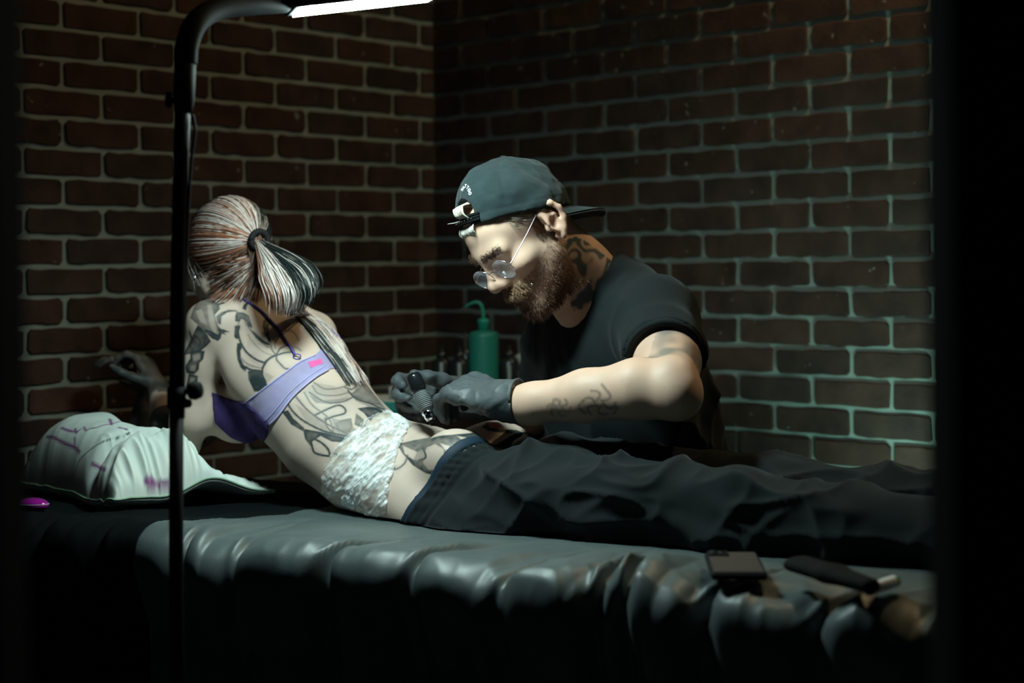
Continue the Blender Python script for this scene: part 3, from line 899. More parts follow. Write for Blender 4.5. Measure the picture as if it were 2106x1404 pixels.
FILLS = [
 (z2, .16, [(760,330),(900,260),(1060,290),(1130,330),(1060,385),(960,385),(860,325)]),
 (z2, .20, [(770,390),(860,440),(960,520),(1060,575),(950,558),(840,500)]),
 (z2, .30, [(1000,480),(1090,500),(1160,560),(1200,600),(1090,600),(1020,560)]),
 (z2, .30, [(1100,310),(1160,340),(1240,380),(1320,430),(1240,415),(1150,375)]),
 (z2, .24, [(900,470),(960,490),(970,540),(1010,575),(930,540)]),
 (z1, .10, [(960,700),(1100,860),(1290,960),(1190,1050),(1040,990),(930,900)]),
 (z1, .13, [(880,900),(1000,1040),(1130,1130),(1170,1065),(1040,1000),(940,920)]),
 (z1, .16, [(1150,1160),(1300,1240),(1210,1320)]),
 (z1, .50, [(150,330),(240,245),(360,212),(480,222),(575,285),(590,350),(520,430),(560,560),(620,640),(600,720),(560,770),(480,720),(400,640),(300,560),(200,470)]),
 (z1, .22, [(420,300),(480,290),(520,480),(560,690),(520,700),(450,560)]),
 (z1, .20, [(270,380),(350,350),(420,560),(330,520)]),
 (z1, .80, [(380,620),(470,640),(560,690),(610,640),(600,730),(560,770),(490,740),(430,690)]),
 (z1, .80, [(560,610),(640,620),(720,655),(640,660),(670,690),(590,670)]),
 (z1, .66, [(100,560),(300,560),(400,650),(470,780),(400,850),(300,930),(200,940),(100,960)]),
 (z1, .72, [(200,930),(290,900),(390,900),(370,1010),(320,1060),(310,1150),(250,1210),(150,1190),(130,1110),(200,1000)]),
 (z1, .30, [(230,960),(330,930),(330,1010),(240,1040)]),
 (z1, .30, [(200,1100),(280,1080),(260,1170),(190,1160)]),
 (z1, .72, [(180,1200),(300,1230),(290,1330),(240,1404),(140,1404)]),
 (z1, .30, [(200,1250),(260,1260),(240,1340),(190,1340)]),
 (z1, .55, [(540,450),(600,400),(700,362),(800,368),(830,385),(760,385),(680,400),(610,450),(600,560),(560,540)]),
 (z1, .62, [(880,350),(900,300),(950,262),(965,270),(940,320),(930,370),(890,350)]),
 (z1, .55, [(805,390),(900,400),(970,440),(985,500),(1020,600),(960,590),(930,510),(870,480),(850,520),(790,515),(790,450)]),
 (z1, .85, [(785,572),(828,570),(832,745),(800,745),(775,715)]),
 (z1, .90, [(815,800),(860,795),(880,860),(860,900),(865,1000),(905,1090),(945,1130),(920,1175),(860,1120),(820,1020),(805,900)]),
 (z1, .70, [(975,620),(1040,650),(1110,720),(1170,770),(1255,815),(1230,830),(1140,800),(1060,730)]),
 (z1, .60, [(1215,455),(1260,520),(1225,590),(1240,700),(1260,800),(1225,780),(1180,690),(1150,590),(1155,510)]),
 (z1, .95, [(970,1160),(1130,1165),(1150,1230),(1200,1330),(1225,1370),(1190,1404),(1040,1440),(970,1280)]),
 (z1, .18, [(1430,520),(1500,540),(1560,650),(1440,640)]),
 (z2, .92, [(480,190),(560,190),(575,240),(600,270),(545,320),(510,290),(485,240)]),
 (z2, .88, [(690,440),(730,430),(760,480),(830,540),(820,560),(750,520)]),
 (z2, .68, [(820,545),(960,570),(1090,600),(1070,630),(1000,625),(930,590),(880,625),(875,660),(835,610)]),
 (z2, .35, [(850,330),(950,370),(1060,360),(1120,350),(1000,395),(900,385)]),
 (z2, .48, [(1120,330),(1200,250),(1230,250),(1290,310),(1340,430),(1290,400),(1200,380),(1140,350)]),
 (z2, .68, [(1160,420),(1220,410),(1290,415),(1320,440),(1260,470),(1240,500),(1200,450)]),
 (z2, .42, [(1020,510),(1060,490),(1120,480),(1130,530),(1110,570),(1040,560)]),
 (z2, .45, [(1150,450),(1200,490),(1190,540),(1140,520)]),
 (z2, .30, [(1180,190),(1210,230),(1170,290),(1120,310)]),
 (z2, .62, [(1400,640),(1520,600),(1640,590),(1750,540),(1790,530),(1880,570),(1940,620),(1930,640),(1880,660),(1800,720),(1740,770),(1700,800),(1640,835),(1580,820),(1500,770),(1440,700)]),
 (z2, .80, [(1790,530),(1880,560),(1950,620),(1900,655),(1850,640),(1800,590)]),
 (z2, .03, [(1775,590),(1830,600),(1885,650),(1860,660),(1810,620)]),
 (z2, .03, [(1670,635),(1720,650),(1790,700),(1770,712),(1700,675)]),
 (z2, .14, [(1590,660),(1640,640),(1690,670),(1700,740),(1650,800),(1600,800),(1565,760),(1570,700)]),
 (z2, .04, [(1410,640),(1520,570),(1640,535),(1780,528),(1700,580),(1600,600),(1500,618)]),
 (z2, .05, [(1440,650),(1530,690),(1510,740),(1450,700)]),
 (z2, .25, [(1530,690),(1570,670),(1580,720),(1540,745),(1505,735)]),
 (z2, .82, [(1700,700),(1740,730),(1780,720),(1700,795),(1680,770)]),
]
LINES = [
 (z1, 2.6, .85, [(840,580),(830,680),(870,810),(940,920),(1040,1000),(1120,1040),(1190,1060)]),
 (z1, 1.4, .40, [(960,690),(1010,770),(1090,860),(1170,920),(1290,960),(1330,950)]),
 (z1, 2.6, .85, [(1310,960),(1240,1000),(1180,1070),(1145,1150),(1150,1230),(1190,1310)]),
 (z1, 1.5, .5, [(870,1000),(930,1060),(1010,1100),(1130,1130)]),
 (z1, 2.4, .85, [(920,1110),(1000,1150),(1130,1165)]),
 (z1, 1.8, .75, [(1340,930),(1380,870),(1450,835),(1510,835),(1560,900)]),
 (z1, 1.8, .75, [(1340,930),(1330,1010),(1390,1080),(1440,1130),(1500,1140)]),
 (z1, 1.5, .5, [(1320,870),(1310,800),(1350,720),(1390,690)]),
 (z1, 1.5, .55, [(1440,640),(1510,640),(1570,670),(1620,760)]),
 (z1, 1.8, .6, [(1255,830),(1280,900),(1320,945)]),
 (z1, 1.6, .5, [(1560,850),(1600,860),(1650,900)]),
 (z1, 1.6, .5, [(830,560),(850,480),(900,470),(940,560),(1060,700),(1200,840),(1260,850)]),
 (z2, 1.9, .8, [(570,170),(600,120),(690,80),(760,70)]),
 (z2, 2.2, .85, [(720,380),(760,440),(830,500),(950,560),(1060,585),(1100,592)]),
 (z2, 1.8, .7, [(780,350),(850,430),(960,510),(1100,580)]),
 (z2, 1.6, .6, [(830,320),(880,400),(980,480),(1010,560)]),
 (z2, 1.8, .7, [(860,320),(960,380),(1060,380),(1130,350)]),
 (z2, 1.6, .6, [(890,260),(960,300),(1060,290),(1120,260)]),
 (z2, 1.6, .6, [(880,280),(920,330),(1020,340),(1110,320)]),
 (z2, 2.0, .8, [(900,460),(960,430),(1040,400),(1080,420),(1080,450),(1010,470),(960,490)]),
 (z2, 1.8, .7, [(960,480),(970,530),(1010,570),(1090,590)]),
 (z2, 2.0, .8, [(1100,310),(1150,360),(1240,390),(1330,430)]),
 (z2, 1.8, .7, [(1140,130),(1195,190),(1190,240),(1130,300),(1080,290)]),
 (z2, 1.8, .7, [(1090,140),(1160,180),(1200,200)]),
 (z2, 2.4, .85, [(875,640),(890,690),(935,708),(985,712),(975,670),(940,635),(900,612)]),
 (z2, 1.8, .7, [(1350,790),(1400,795),(1450,760),(1470,710)]),
 (z2, 1.8, .7, [(1370,680),(1400,640),(1440,640)]),
 (z2, 2.0, .8, [(1560,660),(1582,720),(1540,742)]),
 (z2, 1.6, .7, [(1020,700),(1060,715),(1090,710)]),
 (z2, 1.6, .6, [(1160,470),(1230,560),(1300,620)]),
 (pxy, 3.2, .9, [(380,916),(394,911)]), (pxy, 2.6, .9, [(378,941),(390,940)]),
 (z1, 2, .8, [(190,650),(220,760),(200,860)]), (z1, 2, .8, [(260,700),(330,780),(300,880)]), (z1, 1.8, .8, [(330,640),(400,720),(380,800)]),
 (z1, 2.2, .8, [(575,290),(640,270)]), (z1, 2.2, .8, [(560,260),(610,225)]),
]
# the far hip: an orange and black piece
Z3 = lambda q: (780 + q[0] / 6.017, 706 + q[1] / 6.017)
ch = Chart(WB, onb(650, 800, -.05), (0.10, -1.0, 0.10))
wn_ = get_no(wme); front = (wn_ @ ch.n) > -0.05
idx = np.nonzero(front)[0]; U = ch.uv(WV[idx]); ink = np.zeros(len(idx))
mott = vnoise(WV[idx], 130, 41)
for f, dens, pts in FILLS:
    P = ch.trace(pts, f)
    if len(P) < 3: continue
    bb = (U[:, 0] > P[:, 0].min() - .003) & (U[:, 0] < P[:, 0].max() + .003) & (U[:, 1] > P[:, 1].min() - .003) & (U[:, 1] < P[:, 1].max() + .003)
    g = np.nonzero(bb)[0]
    if len(g) == 0: continue
    e = seg_dist(U[g], np.vstack([P, P[:1]])); sd = np.where(in_poly(U[g], P), -e, e); w_ = np.clip(.5 - sd / .0022, 0, 1)
    shade = np.clip(0.80 + 0.35 * np.exp(-e / .004), 0, 1.2) if .2 < dens < .9 else 1.0
    ink[g] = ink[g] * (1 - w_) + w_ * min(dens * 1.45 + .05, .97) * shade * (0.86 + 0.28 * mott[g])
for f, wd, dens, pts in LINES:
    P = ch.trace(spline(pts, max(8, 3 * len(pts))), f)
    if len(P) < 2: continue
    rw = wd * 0.5 * 0.00120
    bb = (U[:, 0] > P[:, 0].min() - .016) & (U[:, 0] < P[:, 0].max() + .016) & (U[:, 1] > P[:, 1].min() - .016) & (U[:, 1] < P[:, 1].max() + .016)
    k = np.nonzero(bb)[0]
    if len(k) == 0: continue
    e = seg_dist(U[k], P)
    ink[k] = np.maximum(ink[k], .34 * dens * np.exp(-np.abs(e - .001) / .0045) * (.6 + .8 * mott[k]))
    ink[k] = np.maximum(ink[k], min(dens * 1.15, .95) * np.clip(1.0 - (e - rw) / .0012, 0, 1))
INK = np.array((0.010, 0.026, 0.031))
skc = np.tile(np.array(SKIN), (len(WV), 1)) * (0.94 + 0.12 * vnoise(WV, 40, 42))[:, None]
full = np.zeros(len(WV)); full[idx] = np.clip(ink, 0, .97)
# forearms: dense dark sleeves; hands: the head's shadow painted into their colour
fa = np.zeros(len(WV))
for a, b_ in ((nel, nwr), (fel, fwr)):
    d = b_ - a; t = np.clip(((WV - a) @ d) / (d @ d), 0, 1.0); dist = np.linalg.norm(WV - a - t[:, None] * d, axis=1)
    pat = vnoise(WV * np.array([1, 1, 1]) + .03 * vnoise(WV, 30, 51)[:, None], 36, 52)
    sl = np.where(t < .62, .92, np.where(t > .82, .80, .12))
    hd_ = (np.linalg.norm(WV - b_, axis=1) < .21) & (((WV - b_) @ d) > -.2 * np.linalg.norm(d) * .05) & (WV[:, 0] < -.66)
    fa = np.where(hd_, np.maximum(fa, .78 + .16 * np.clip((pat - .3) / .3, 0, 1)), fa)
    fa = np.where((dist < .048) & (t > .04), np.maximum(fa, sl * np.clip((pat - .12) / .2, 0, 1)), fa)
full = np.maximum(full, fa)
P3 = [ch.trace(q, Z3) for q in ([(1340,980),(1430,985),(1505,1010),(1470,1060),(1370,1035)], [(1230,985),(1340,980),(1370,1040),(1480,1060),(1700,1070),(1790,1110),(1700,1112),(1500,1105),(1350,1080),(1260,1030)])]
Ua = ch.uv(WV)
org = in_poly(Ua, P3[0]) & front if len(P3[0]) > 2 else np.zeros(len(WV), bool); blk = in_poly(Ua, P3[1]) & front if len(P3[1]) > 2 else org
skc[org] = (.62, .17, .09); full[org] = .05; full[blk & ~org] = .92
color_attr_data = skc * (1 - full[:, None]) + INK * full[:, None]
cb = np.ones((len(WV), 4), dtype=np.float32); cb[:, :3] = color_attr_data
wme.attributes['Col'].data.foreach_set('color', cb.ravel())

# garments that follow the body: body field pushed out and cut to an outline
def shell(name, field, bv, chart, outl, off, h, mat_, parent, f=pxy, lo=None, hi=None, smooth=1, disp=None, cut_back=0.10):
    P = np.array([chart.uv(hit(bv, *f(q)) if hit(bv, *f(q)) is not None else onb(*f(q), -.13)) for q in outl])
    c3 = np.array([chart.c + chart.x * p[0] + chart.y * p[1] for p in P])
    pts = [hit(bv, *f(q)) for q in outl]; pts = np.array([p for p in pts if p is not None])
    lo = pts.min(0) - .06; hi = pts.max(0) + .06
    if cut_back: hi = hi + .05; lo = lo - .02
    D, ax = field.grid(lo, hi, h)
    X, Y, Z = np.meshgrid(*ax, indexing='ij'); Q = np.stack([X, Y, Z], -1).reshape(-1, 3)
    Uq = chart.uv(Q); inside = in_poly(Uq, P); e = seg_dist(Uq, np.vstack([P, P[:1]])); sd = np.where(inside, -e, e).reshape(D.shape)
    body = D - off
    res = np.maximum(np.maximum(body, sd), -(D + .006))
    dep = ((Q - pts.mean(0)) @ chart.n).reshape(D.shape)
    res = np.maximum(res, -dep - cut_back)
    V, F = nets(res.astype(np.float32), np.array([a[0] for a in ax]), h)
    V = on_bench(relax(V, F, smooth), .007)
    if disp is not None:
        m_ = mesh('t', V, F); V = V + get_no(m_) * disp(V)[:, None]
    return link(name, mesh(name, V, F), mat_, parent)
def sheer(name, colr, dens, rough=.6):
    m = mat(name, colr, rough, bump=(260, .4, .0008)); nt = m.node_tree
    p = nt.nodes['Principled BSDF']; n = nt.nodes.new('ShaderNodeTexNoise'); n.inputs['Scale'].default_value = 28; n.inputs['Detail'].default_value = 4
    tc = nt.nodes.new('ShaderNodeTexCoord'); nt.links.new(tc.outputs['Object'], n.inputs['Vector'])
    mr = nt.nodes.new('ShaderNodeMapRange'); mr.inputs['From Min'].default_value = .35; mr.inputs['From Max'].default_value = .65
    mr.inputs['To Min'].default_value = dens[0]; mr.inputs['To Max'].default_value = dens[1]
    nt.links.new(n.outputs['Fac'], mr.inputs['Value']); nt.links.new(mr.outputs['Result'], p.inputs['Alpha'])
    return m
M_bra = mat('purple_lace', (0.050, 0.030, 0.125), 0.85, spec=.2, bump=(240, .5, .001), var=(60, (0.075, 0.05, 0.18), .2))
M_band = sheer('lilac_mesh', (0.36, 0.33, 0.60), (.55, .9))
M_edge = mat('lilac_elastic', (0.46, 0.44, 0.72), .6, bump=(300, .4, .0006))
shell('bra_cup', wb, WB, ch, [(436,806),(480,824),(503,828),(530,846),(553,873),(550,896),(541,918),(516,916),(474,900),(442,870)], .003, .003, M_bra, woman)
shell('bra_band', wb, WB, ch, [(501,828),(545,796),(589,763),(616,743),(649,729),(690,690),(712,696),(737,743),(709,754),(676,760),(646,778),(603,815),(570,858),(553,876),(528,850)], .0022, .0026, M_band, woman)
rib = MB()
for pts, r in (([(503,829),(545,797),(589,764),(616,744),(649,730)], .0016), ([(553,874),(570,857),(603,814),(646,777),(676,759)], .0022), ([(545,866),(562,848),(596,806),(640,770),(668,752)], .0012), ([(692,762),(712,752),(736,743)], .0014)):
    q = [hit(WB, *p, .0035) for p in spline(pts, 24)]; rib.tube([p for p in q if p is not None], r, 6)
rib.build('bra_elastic', M_edge, woman, True)
M_strap = mat('violet_strap', (0.10, 0.075, 0.36), .55)
st = MB()
q = [hit(WB, *z1(p), .0035) for p in spline([(830,205),(900,230),(1000,285),(1100,350),(1200,440),(1300,550),(1400,680),(1500,830),(1575,955)], 40)]
st.tube([p for p in q if p is not None], .0024, 6)
q = [hit(WB, *p, .004) for p in spline([(648,660),(668,668),(690,688),(705,700)], 16)]
q = [p for p in q if p is not None]
if len(q) > 2: st.tube(q, .0024, 6)
st.build('bra_strap', M_strap, woman, True)
rg = hit(WB, 611, 733, .004)
b = MB(); b.tube([rg + .006 * (math.cos(t) * ch.x * 1.2 + math.sin(t) * ch.y * .8) for t in np.linspace(0, 6.28, 14)], .0012, 6); b.build('strap_ring', M_strap, woman, True)
M_pink = mat('pink_label', (0.75, 0.10, 0.34), .6)
lq = [hit(WB, *p, .0042) for p in ((634,744),(660,737),(664,747),(639,756))]
b = MB(); b.add([p for p in lq] + [p + np.array((0, .003, 0)) for p in lq], [(3, 2, 1, 0), (0, 1, 5, 4), (1, 2, 6, 5), (2, 3, 7, 6), (3, 0, 4, 7)]); b.build('bra_label', M_pink, woman)

# cling film round the lower back
def film_mat():
    m = bpy.data.materials.new('cling_film'); m.use_nodes = True; nt = m.node_tree; nd = nt.nodes; lk = nt.links
    p = nd['Principled BSDF']; p.inputs['Base Color'].default_value = (.97, .98, .97, 1); p.inputs['Roughness'].default_value = .26; p.inputs['Specular IOR Level'].default_value = .9
    tc = nd.new('ShaderNodeTexCoord')
    mr0 = nd.new('ShaderNodeMapping'); mr0.inputs['Rotation'].default_value = (0, -.72, 0); lk.new(tc.outputs['Object'], mr0.inputs['Vector'])
    mp = nd.new('ShaderNodeMapping'); mp.inputs['Scale'].default_value = (2.6, 1.2, .42); lk.new(mr0.outputs[0], mp.inputs['Vector'])
    n = nd.new('ShaderNodeTexNoise'); n.inputs['Scale'].default_value = 30; n.inputs['Detail'].default_value = 9; n.inputs['Roughness'].default_value = .68; lk.new(mp.outputs[0], n.inputs['Vector'])
    mr = nd.new('ShaderNodeMapRange'); mr.inputs['From Min'].default_value = .40; mr.inputs['From Max'].default_value = .60; mr.inputs['To Min'].default_value = .12; mr.inputs['To Max'].default_value = .92
    n4 = nd.new('ShaderNodeTexNoise'); n4.inputs['Scale'].default_value = 13; lk.new(tc.outputs['Object'], n4.inputs['Vector'])
    ad = nd.new('ShaderNodeMath'); ad.operation = 'MULTIPLY_ADD'; ad.inputs[1].default_value = .45; ad.inputs[2].default_value = -.225; lk.new(n4.outputs['Fac'], ad.inputs[0])
    sm = nd.new('ShaderNodeMath'); sm.operation = 'ADD'; lk.new(n.outputs['Fac'], sm.inputs[0]); lk.new(ad.outputs[0], sm.inputs[1])
    lk.new(sm.outputs[0], mr.inputs['Value']); lk.new(mr.outputs['Result'], p.inputs['Alpha'])
    n2 = nd.new('ShaderNodeTexNoise'); n2.inputs['Scale'].default_value = 60; n2.inputs['Detail'].default_value = 8; lk.new(mp.outputs[0], n2.inputs['Vector'])
    bp = nd.new('ShaderNodeBump'); bp.inputs['Strength'].default_value = 1.0; bp.inputs['Distance'].default_value = .006; lk.new(n2.outputs['Fac'], bp.inputs['Height']); lk.new(bp.outputs['Normal'], p.inputs['Normal'])
    return m
def film_disp(V):
    a = (V @ unit((.58, 0, -.35)))[:, None] * unit((.58, 0, -.35)) * 1.0
    d_ = np.array((.66, 0, .75)); V0 = V; al_ = (V @ d_)[:, None] * d_; n = vnoise((V - al_) + al_ * .3 + .01 * vnoise(V, 50, 60)[:, None], 105, 61)
    return .0035 * (1 - np.abs(2 * n - 1)) ** 2 + .002 * vnoise(V, 210, 62)
shell('cling_film', wb, WB, ch, [(765,858),(798,846),(825,858),(842,872),(832,892),(815,925),(809,962),(797,1000),(792,1056),(762,1058),(735,1046),(690,1034),(664,1012),(666,962),(690,928),(722,892)], .0032, .0026, film_mat(), woman, smooth=1, disp=film_disp)

# ---- hair
def strands(curves, radii, cols, n=4):
    """thin tapering tubes, all in one mesh, with a colour per strand"""
    V = []; F = []; C = []; base = 0
    for pts, r, c in zip(curves, radii, cols):
        m = len(pts); T = np.gradient(pts, axis=0); T /= np.linalg.norm(T, axis=1)[:, None] + 1e-9
        x = np.cross(T, np.array([.3, .2, .93])); x /= np.linalg.norm(x, axis=1)[:, None] + 1e-9; y = np.cross(T, x)
        tt = np.linspace(0, 1, m); rr = r * np.clip(np.minimum(tt * 8 + .5, (1 - tt) * 4 + .25), 0, 1)
        ring = np.stack([pts + rr[:, None] * (math.cos(2 * math.pi * k / n) * x + math.sin(2 * math.pi * k / n) * y) for k in range(n)], 1)
        V.append(ring.reshape(-1, 3)); I = base + np.arange(m * n).reshape(m, n)
        for k in range(n):
            k2 = (k + 1) % n; F.append(np.stack([I[:-1, k], I[:-1, k2], I[1:, k2], I[1:, k]], -1))
        cc = np.asarray(c); C.append(np.repeat(cc if cc.ndim == 2 else np.tile(cc, (m, 1)), n, axis=0)); base += m * n
    return np.concatenate(V), np.concatenate(F), np.concatenate(C)
M_hair = mat('hair', (.5, .5, .5), .42, spec=.45, attr='Col')
def hair_obj(name, cv, rd, cl, parent, m=None):
    V, F, C = strands(cv, rd, cl); me = mesh(name, V, F); color_attr(me, 'Col', C)
    return link(name, me, m or M_hair, parent)
HW, HC, HB, HK = np.array((.72, .62, .58)), np.array((.46, .18, .10)), np.array((.12, .060, .040)), np.array((.012, .020, .020))
hr = np.random.default_rng(11)
s_ = .93; hcen = WO + s_ * (-.004 * wf + .050 * wu); hrad = s_ * np.array([.098, .086, .076]) * 1.09
tie = WO - wf * .106 + wu * .016 + wl_ * (-.004)
def hdir(v): return np.array([v @ wf, v @ wu, v @ wl_])
def hpos(d, r=1.0): return hcen + r * (d[0] * hrad[0] * wf + d[1] * hrad[1] * wu + d[2] * hrad[2] * wl_)
tl = tie - hcen; td = unit(np.array([tl @ wf / hrad[0], tl @ wu / hrad[1], tl @ wl_ / hrad[2]]))
cap = Field(); cap.ell(hcen, hrad * .965, .01, [wf, wu, wl_]); 
cap.halfspace(WO + wf * .062 + wu * .02, unit(wf * .9 - wu * .35), .01); cap.halfspace(WO - wu * .055, -wu, .01)
cme = cap.mesh('scalp_hair', .005, smooth=1)
color_attr(cme, 'Col', HB * .8); link('scalp_hair', cme, M_hair, woman)
cv, rd, cl = [], [], []
for i in range(3600):
    d = unit(hr.normal(size=3)); an = math.acos(np.clip(d @ td, -1, 1))
    if an < .25 or an > 2.2: continue
    if d[0] > .72 and d[1] < .5: continue                  # face
    if d[1] < -.62: continue
    if d[0] > .25 and d[1] < -.15: continue                # ears and cheeks
    n_ = 9; rr = 1.0 + .05 * hr.random(); pts = []
    ax_ = unit(np.cross(d, td))
    for t in np.linspace(0, 1, n_):
        q = d * math.cos(an * t) + np.cross(ax_, d) * math.sin(an * t)
        pts.append(hpos(q, rr + .02 * math.sin(t * 3.1)))
    pts[-1] = tie + hr.normal(size=3) * .004
    cv.append(np.array(pts)); rd.append(.0007 + .0006 * hr.random())
    key = vnoise(np.array([[d[0], d[1], d[2]]]), 4.5, 71)[0]; k2 = hr.random()
    if d[2] < -.28 and d[0] < .5: c = HK if k2 < .8 else HW * .5 + HC * .2
    elif d[0] > .18 : c = HB if k2 < .65 else HC * .6
    elif d[1] < -.30: c = HB * 1.3 if k2 < .65 else (HC if k2 < .85 else HW * .7)
    elif key > .60: c = HC if k2 < .5 else HW
    elif key < .34: c = HB if k2 < .5 else HW * .8
    else: c = HW if k2 < .78 else (HC if k2 < .86 else HB)
    cl.append(c * (.8 + .4 * hr.random()))
hair_obj('hair', cv, rd, cl, woman)
# ponytail
def surf(px, py, lift): 
    h = hit(WB, px, py, lift); return h
pt_mid = [tie, onb(566, 534, -.07), onb(588, 560, -.062), onb(603, 598, -.058), onb(598, 640, -.06)]
cv, rd, cl = [], [], []
for i in range(1700):
    u_, v_ = hr.normal(size=2) * .5; u_ = np.clip(u_, -1, 1); v_ = np.clip(v_, -1, 1)
    L = .80 + .22 * hr.random(); wid = [.10, .62, .95, 1.0, .80 + .15 * hr.random()]
    g = []
    for k, p in enumerate(pt_mid):
        side = unit((.85, -.5, .25)) if k < 2 else unit((.9, -.45, .1)); w_ = .046 * wid[k]
        g.append(p + side * u_ * w_ + unit((.35, .85, .3)) * v_ * w_ * .7 + hr.normal(size=3) * .0015)
    q = spline(g, 16); q = q[:max(6, int(16 * L))]
    cv.append(q); rd.append(.0007 + .0005 * hr.random())
    c0 = HW; r_ = hr.random()
    if u_ > .62 or v_ > .8: c0 = HK if r_ < .8 else HW * .6
    elif u_ < -.45: c0 = HC * .6 if r_ < .35 else HW * .8
    elif r_ < .06: c0 = HC * .9
    c1 = c0 if c0 is HK else (HC * .55 + HW * .15 if (u_ < -.1 and hr.random() < .7) else c0)
    cl.append(np.stack([c0 * (1 - t) + c1 * t for t in np.clip((np.linspace(0, 1, len(q)) - .45) * 3, 0, 1)]) * (.8 + .35 * hr.random()))
hair_obj('ponytail', cv, rd, cl, woman)
# the long ends lying down the back
cv, rd, cl = [], [], []
up_edge = [(598,640),(640,646),(676,668),(702,700),(728,740),(752,772),(768,796)]
lo_edge = [(585,642),(612,652),(640,684),(668,722),(690,752),(712,784),(722,800)]
for i in range(800):
    t = hr.random(); g = []
    jit = hr.normal() * .06; L = int(18 * (.36 + .60 * hr.random()))
    for k in range(7):
        tt = np.clip(t + jit * (k / 6), -.12, 1.12); e0, e1 = up_edge[k], lo_edge[k]
        x = e0[0] + (e1[0] - e0[0]) * tt; y = e0[1] + (e1[1] - e0[1]) * tt
        h = surf(x, y, .004 + .010 * hr.random() * (1 - .5 * k / 6))
        if h is None: h = onb(x, y, -.16)
        g.append(h)
    g[0] = pt_mid[4] + hr.normal(size=3) * .007 + UP * .012
    q = spline(g, 18)[:max(7, L)]
    cv.append(q); rd.append(.0009 + .0005 * hr.random()); r_ = hr.random()
    c = (HW if r_ < .8 else HC * .8 if r_ < .9 else HK) if t < .52 else (HK if r_ < .82 else HW * .6)
    cl.append(c * (.8 + .35 * hr.random()))
hair_obj('long_hair', cv, rd, cl, woman)
# loose nape and temple wisps
cv, rd, cl = [], [], []
for i in range(900):
    x = hr.uniform(425, 545); y = hr.uniform(535, 622)
    if y > 626 - (x - 425) * .04 or (x < 470 and y < 548): continue
    h = surf(x, y, .006 + .012 * hr.random())
    if h is None: continue
    g = [h]
    for t in (.25, .5, .75):
        xx = x + (543 - x) * t; yy = y + (520 - y) * t + 10 * t * (1 - t); q = surf(xx, yy, .010 + .010 * hr.random())
        if q is not None and q[1] > 2.85: g.append(q)
    g.append(tie + hr.normal(size=3) * .005)
    cv.append(spline(g[::-1], 11)); rd.append(.0010); k2 = hr.random()
    cl.append((HB if k2 < .55 else HC * .75 if k2 < .75 else HW * .7) * (.8 + .4 * hr.random()))
for i in range(170):
    p0 = tie + hr.normal(size=3) * .006; x = hr.uniform(440, 540); y = 612 - (x - 440) * .12 + hr.normal() * 8
    p2 = onb(x, y, -.125 + hr.normal() * .01); p1 = onb((545 + x) / 2 + hr.normal() * 6, (520 + y) / 2 + 16 + hr.normal() * 6, -.112)
    cv.append(spline([p0, p1, p2], 10)); rd.append(.0009); cl.append((HB if hr.random() < .55 else HC * .8 if hr.random() < .5 else HW * .7) * (.8 + .4 * hr.random()))
for i in range(34):
    p0 = hpos(unit((.45 + .12 * hr.normal(), .1 + .1 * hr.normal(), .85)), 1.03); e = onb(hr.uniform(392, 440), hr.uniform(560, 600), -.10)
    cv.append(spline([p0, (p0 + e) / 2 + UP * .01 + hr.normal(size=3) * .004, e], 9)); rd.append(.0006); cl.append(HW * .7 if hr.random() < .5 else HB)
hair_obj('loose_hair', cv, rd, cl, woman)
M_tie = mat('hair_tie', (.006, .007, .008), .8, bump=(200, .5, .001))
b = MB(); dt = unit(pt_mid[1] - WO + wf * 0); e1 = unit(np.cross(dt, UP)); e2 = np.cross(dt, e1)
b.tube([tie + dt * .010 + .0175 * (math.cos(t) * e1 + math.sin(t) * e2) for t in np.linspace(0, 2 * math.pi, 25)], .0065, 8); b.build('hair_tie', M_tie, woman, True)
M_silver = mat('silver', (.7, .72, .74), .2, metal=1)
eb = onb(401, 574, -.09); b = MB(); b.lathe(eb, [(.001, -.006), (.0028, -.003), (.0032, 0), (.0028, .003), (.001, .012)], 10); b.build('earring', M_silver, woman, True)
# ================================================================== the tattooer
MSKIN = (0.61, 0.40, 0.30)
M_mskin = mat('skin_man', MSKIN, 0.5, spec=0.35, attr='Col', sss=0.06, bump=(320, 0.15, 0.0006))
th_, ph_ = math.radians(35), math.radians(40)
fh = np.array([-math.cos(th_), -math.sin(th_), 0])
mf = fh * math.cos(ph_) - UP * math.sin(ph_); mu0 = fh * math.sin(ph_) + UP * math.cos(ph_); ml0 = np.cross(UP, fh)
ml = unit(.98 * ml0 + .2 * mu0); mu_ = unit(.98 * mu0 - .2 * ml0)
MO = at(1088, 480, 2.88)
def mp(a, b_, c): return MO + a * mf + b_ * mu_ + c * ml
tl_ = unit((.54, -.84, .03))                     # torso: to his left
mb_ = Field()
head_ops(mb_, MO, mf, mu_, ml, 1.0)
ear_ops(mb_, MO, mf, mu_, ml, 1.06, 1); ear_ops(mb_, MO, mf, mu_, ml, 1.06, -1)
C7 = at(1238, 600, 2.99)
mb_.chain([C7, at(1185, 555, 2.94), MO - mf * .022 - mu_ * .02], [.066, .060, .058], .03)
mb_.limb(at(1200, 640, 2.95), mp(.02, -.07, 0), .050, .040, .03)
tsec = [(at(1318, 1040, 3.24), .15, .12, tl_), (at(1300, 930, 3.18), .155, .125, tl_), (at(1276, 800, 3.06), .17, .13, tl_), (at(1262, 700, 3.02), .17, .115, tl_), (at(1246, 630, 3.0), .11, .08, tl_)]
mb_.loft(tsec, .02)
mS, mE, mW = at(1346, 662, 2.87), at(1386, 806, 2.62), at(1066, 832, 2.745)
mb_.limb(at(1262, 650, 2.98), mS, .07, .062, .03)
mb_.chain([mS, at(1372, 745, 2.74), mE], [.062, .056, .044], .02)
d_ = mW - mE
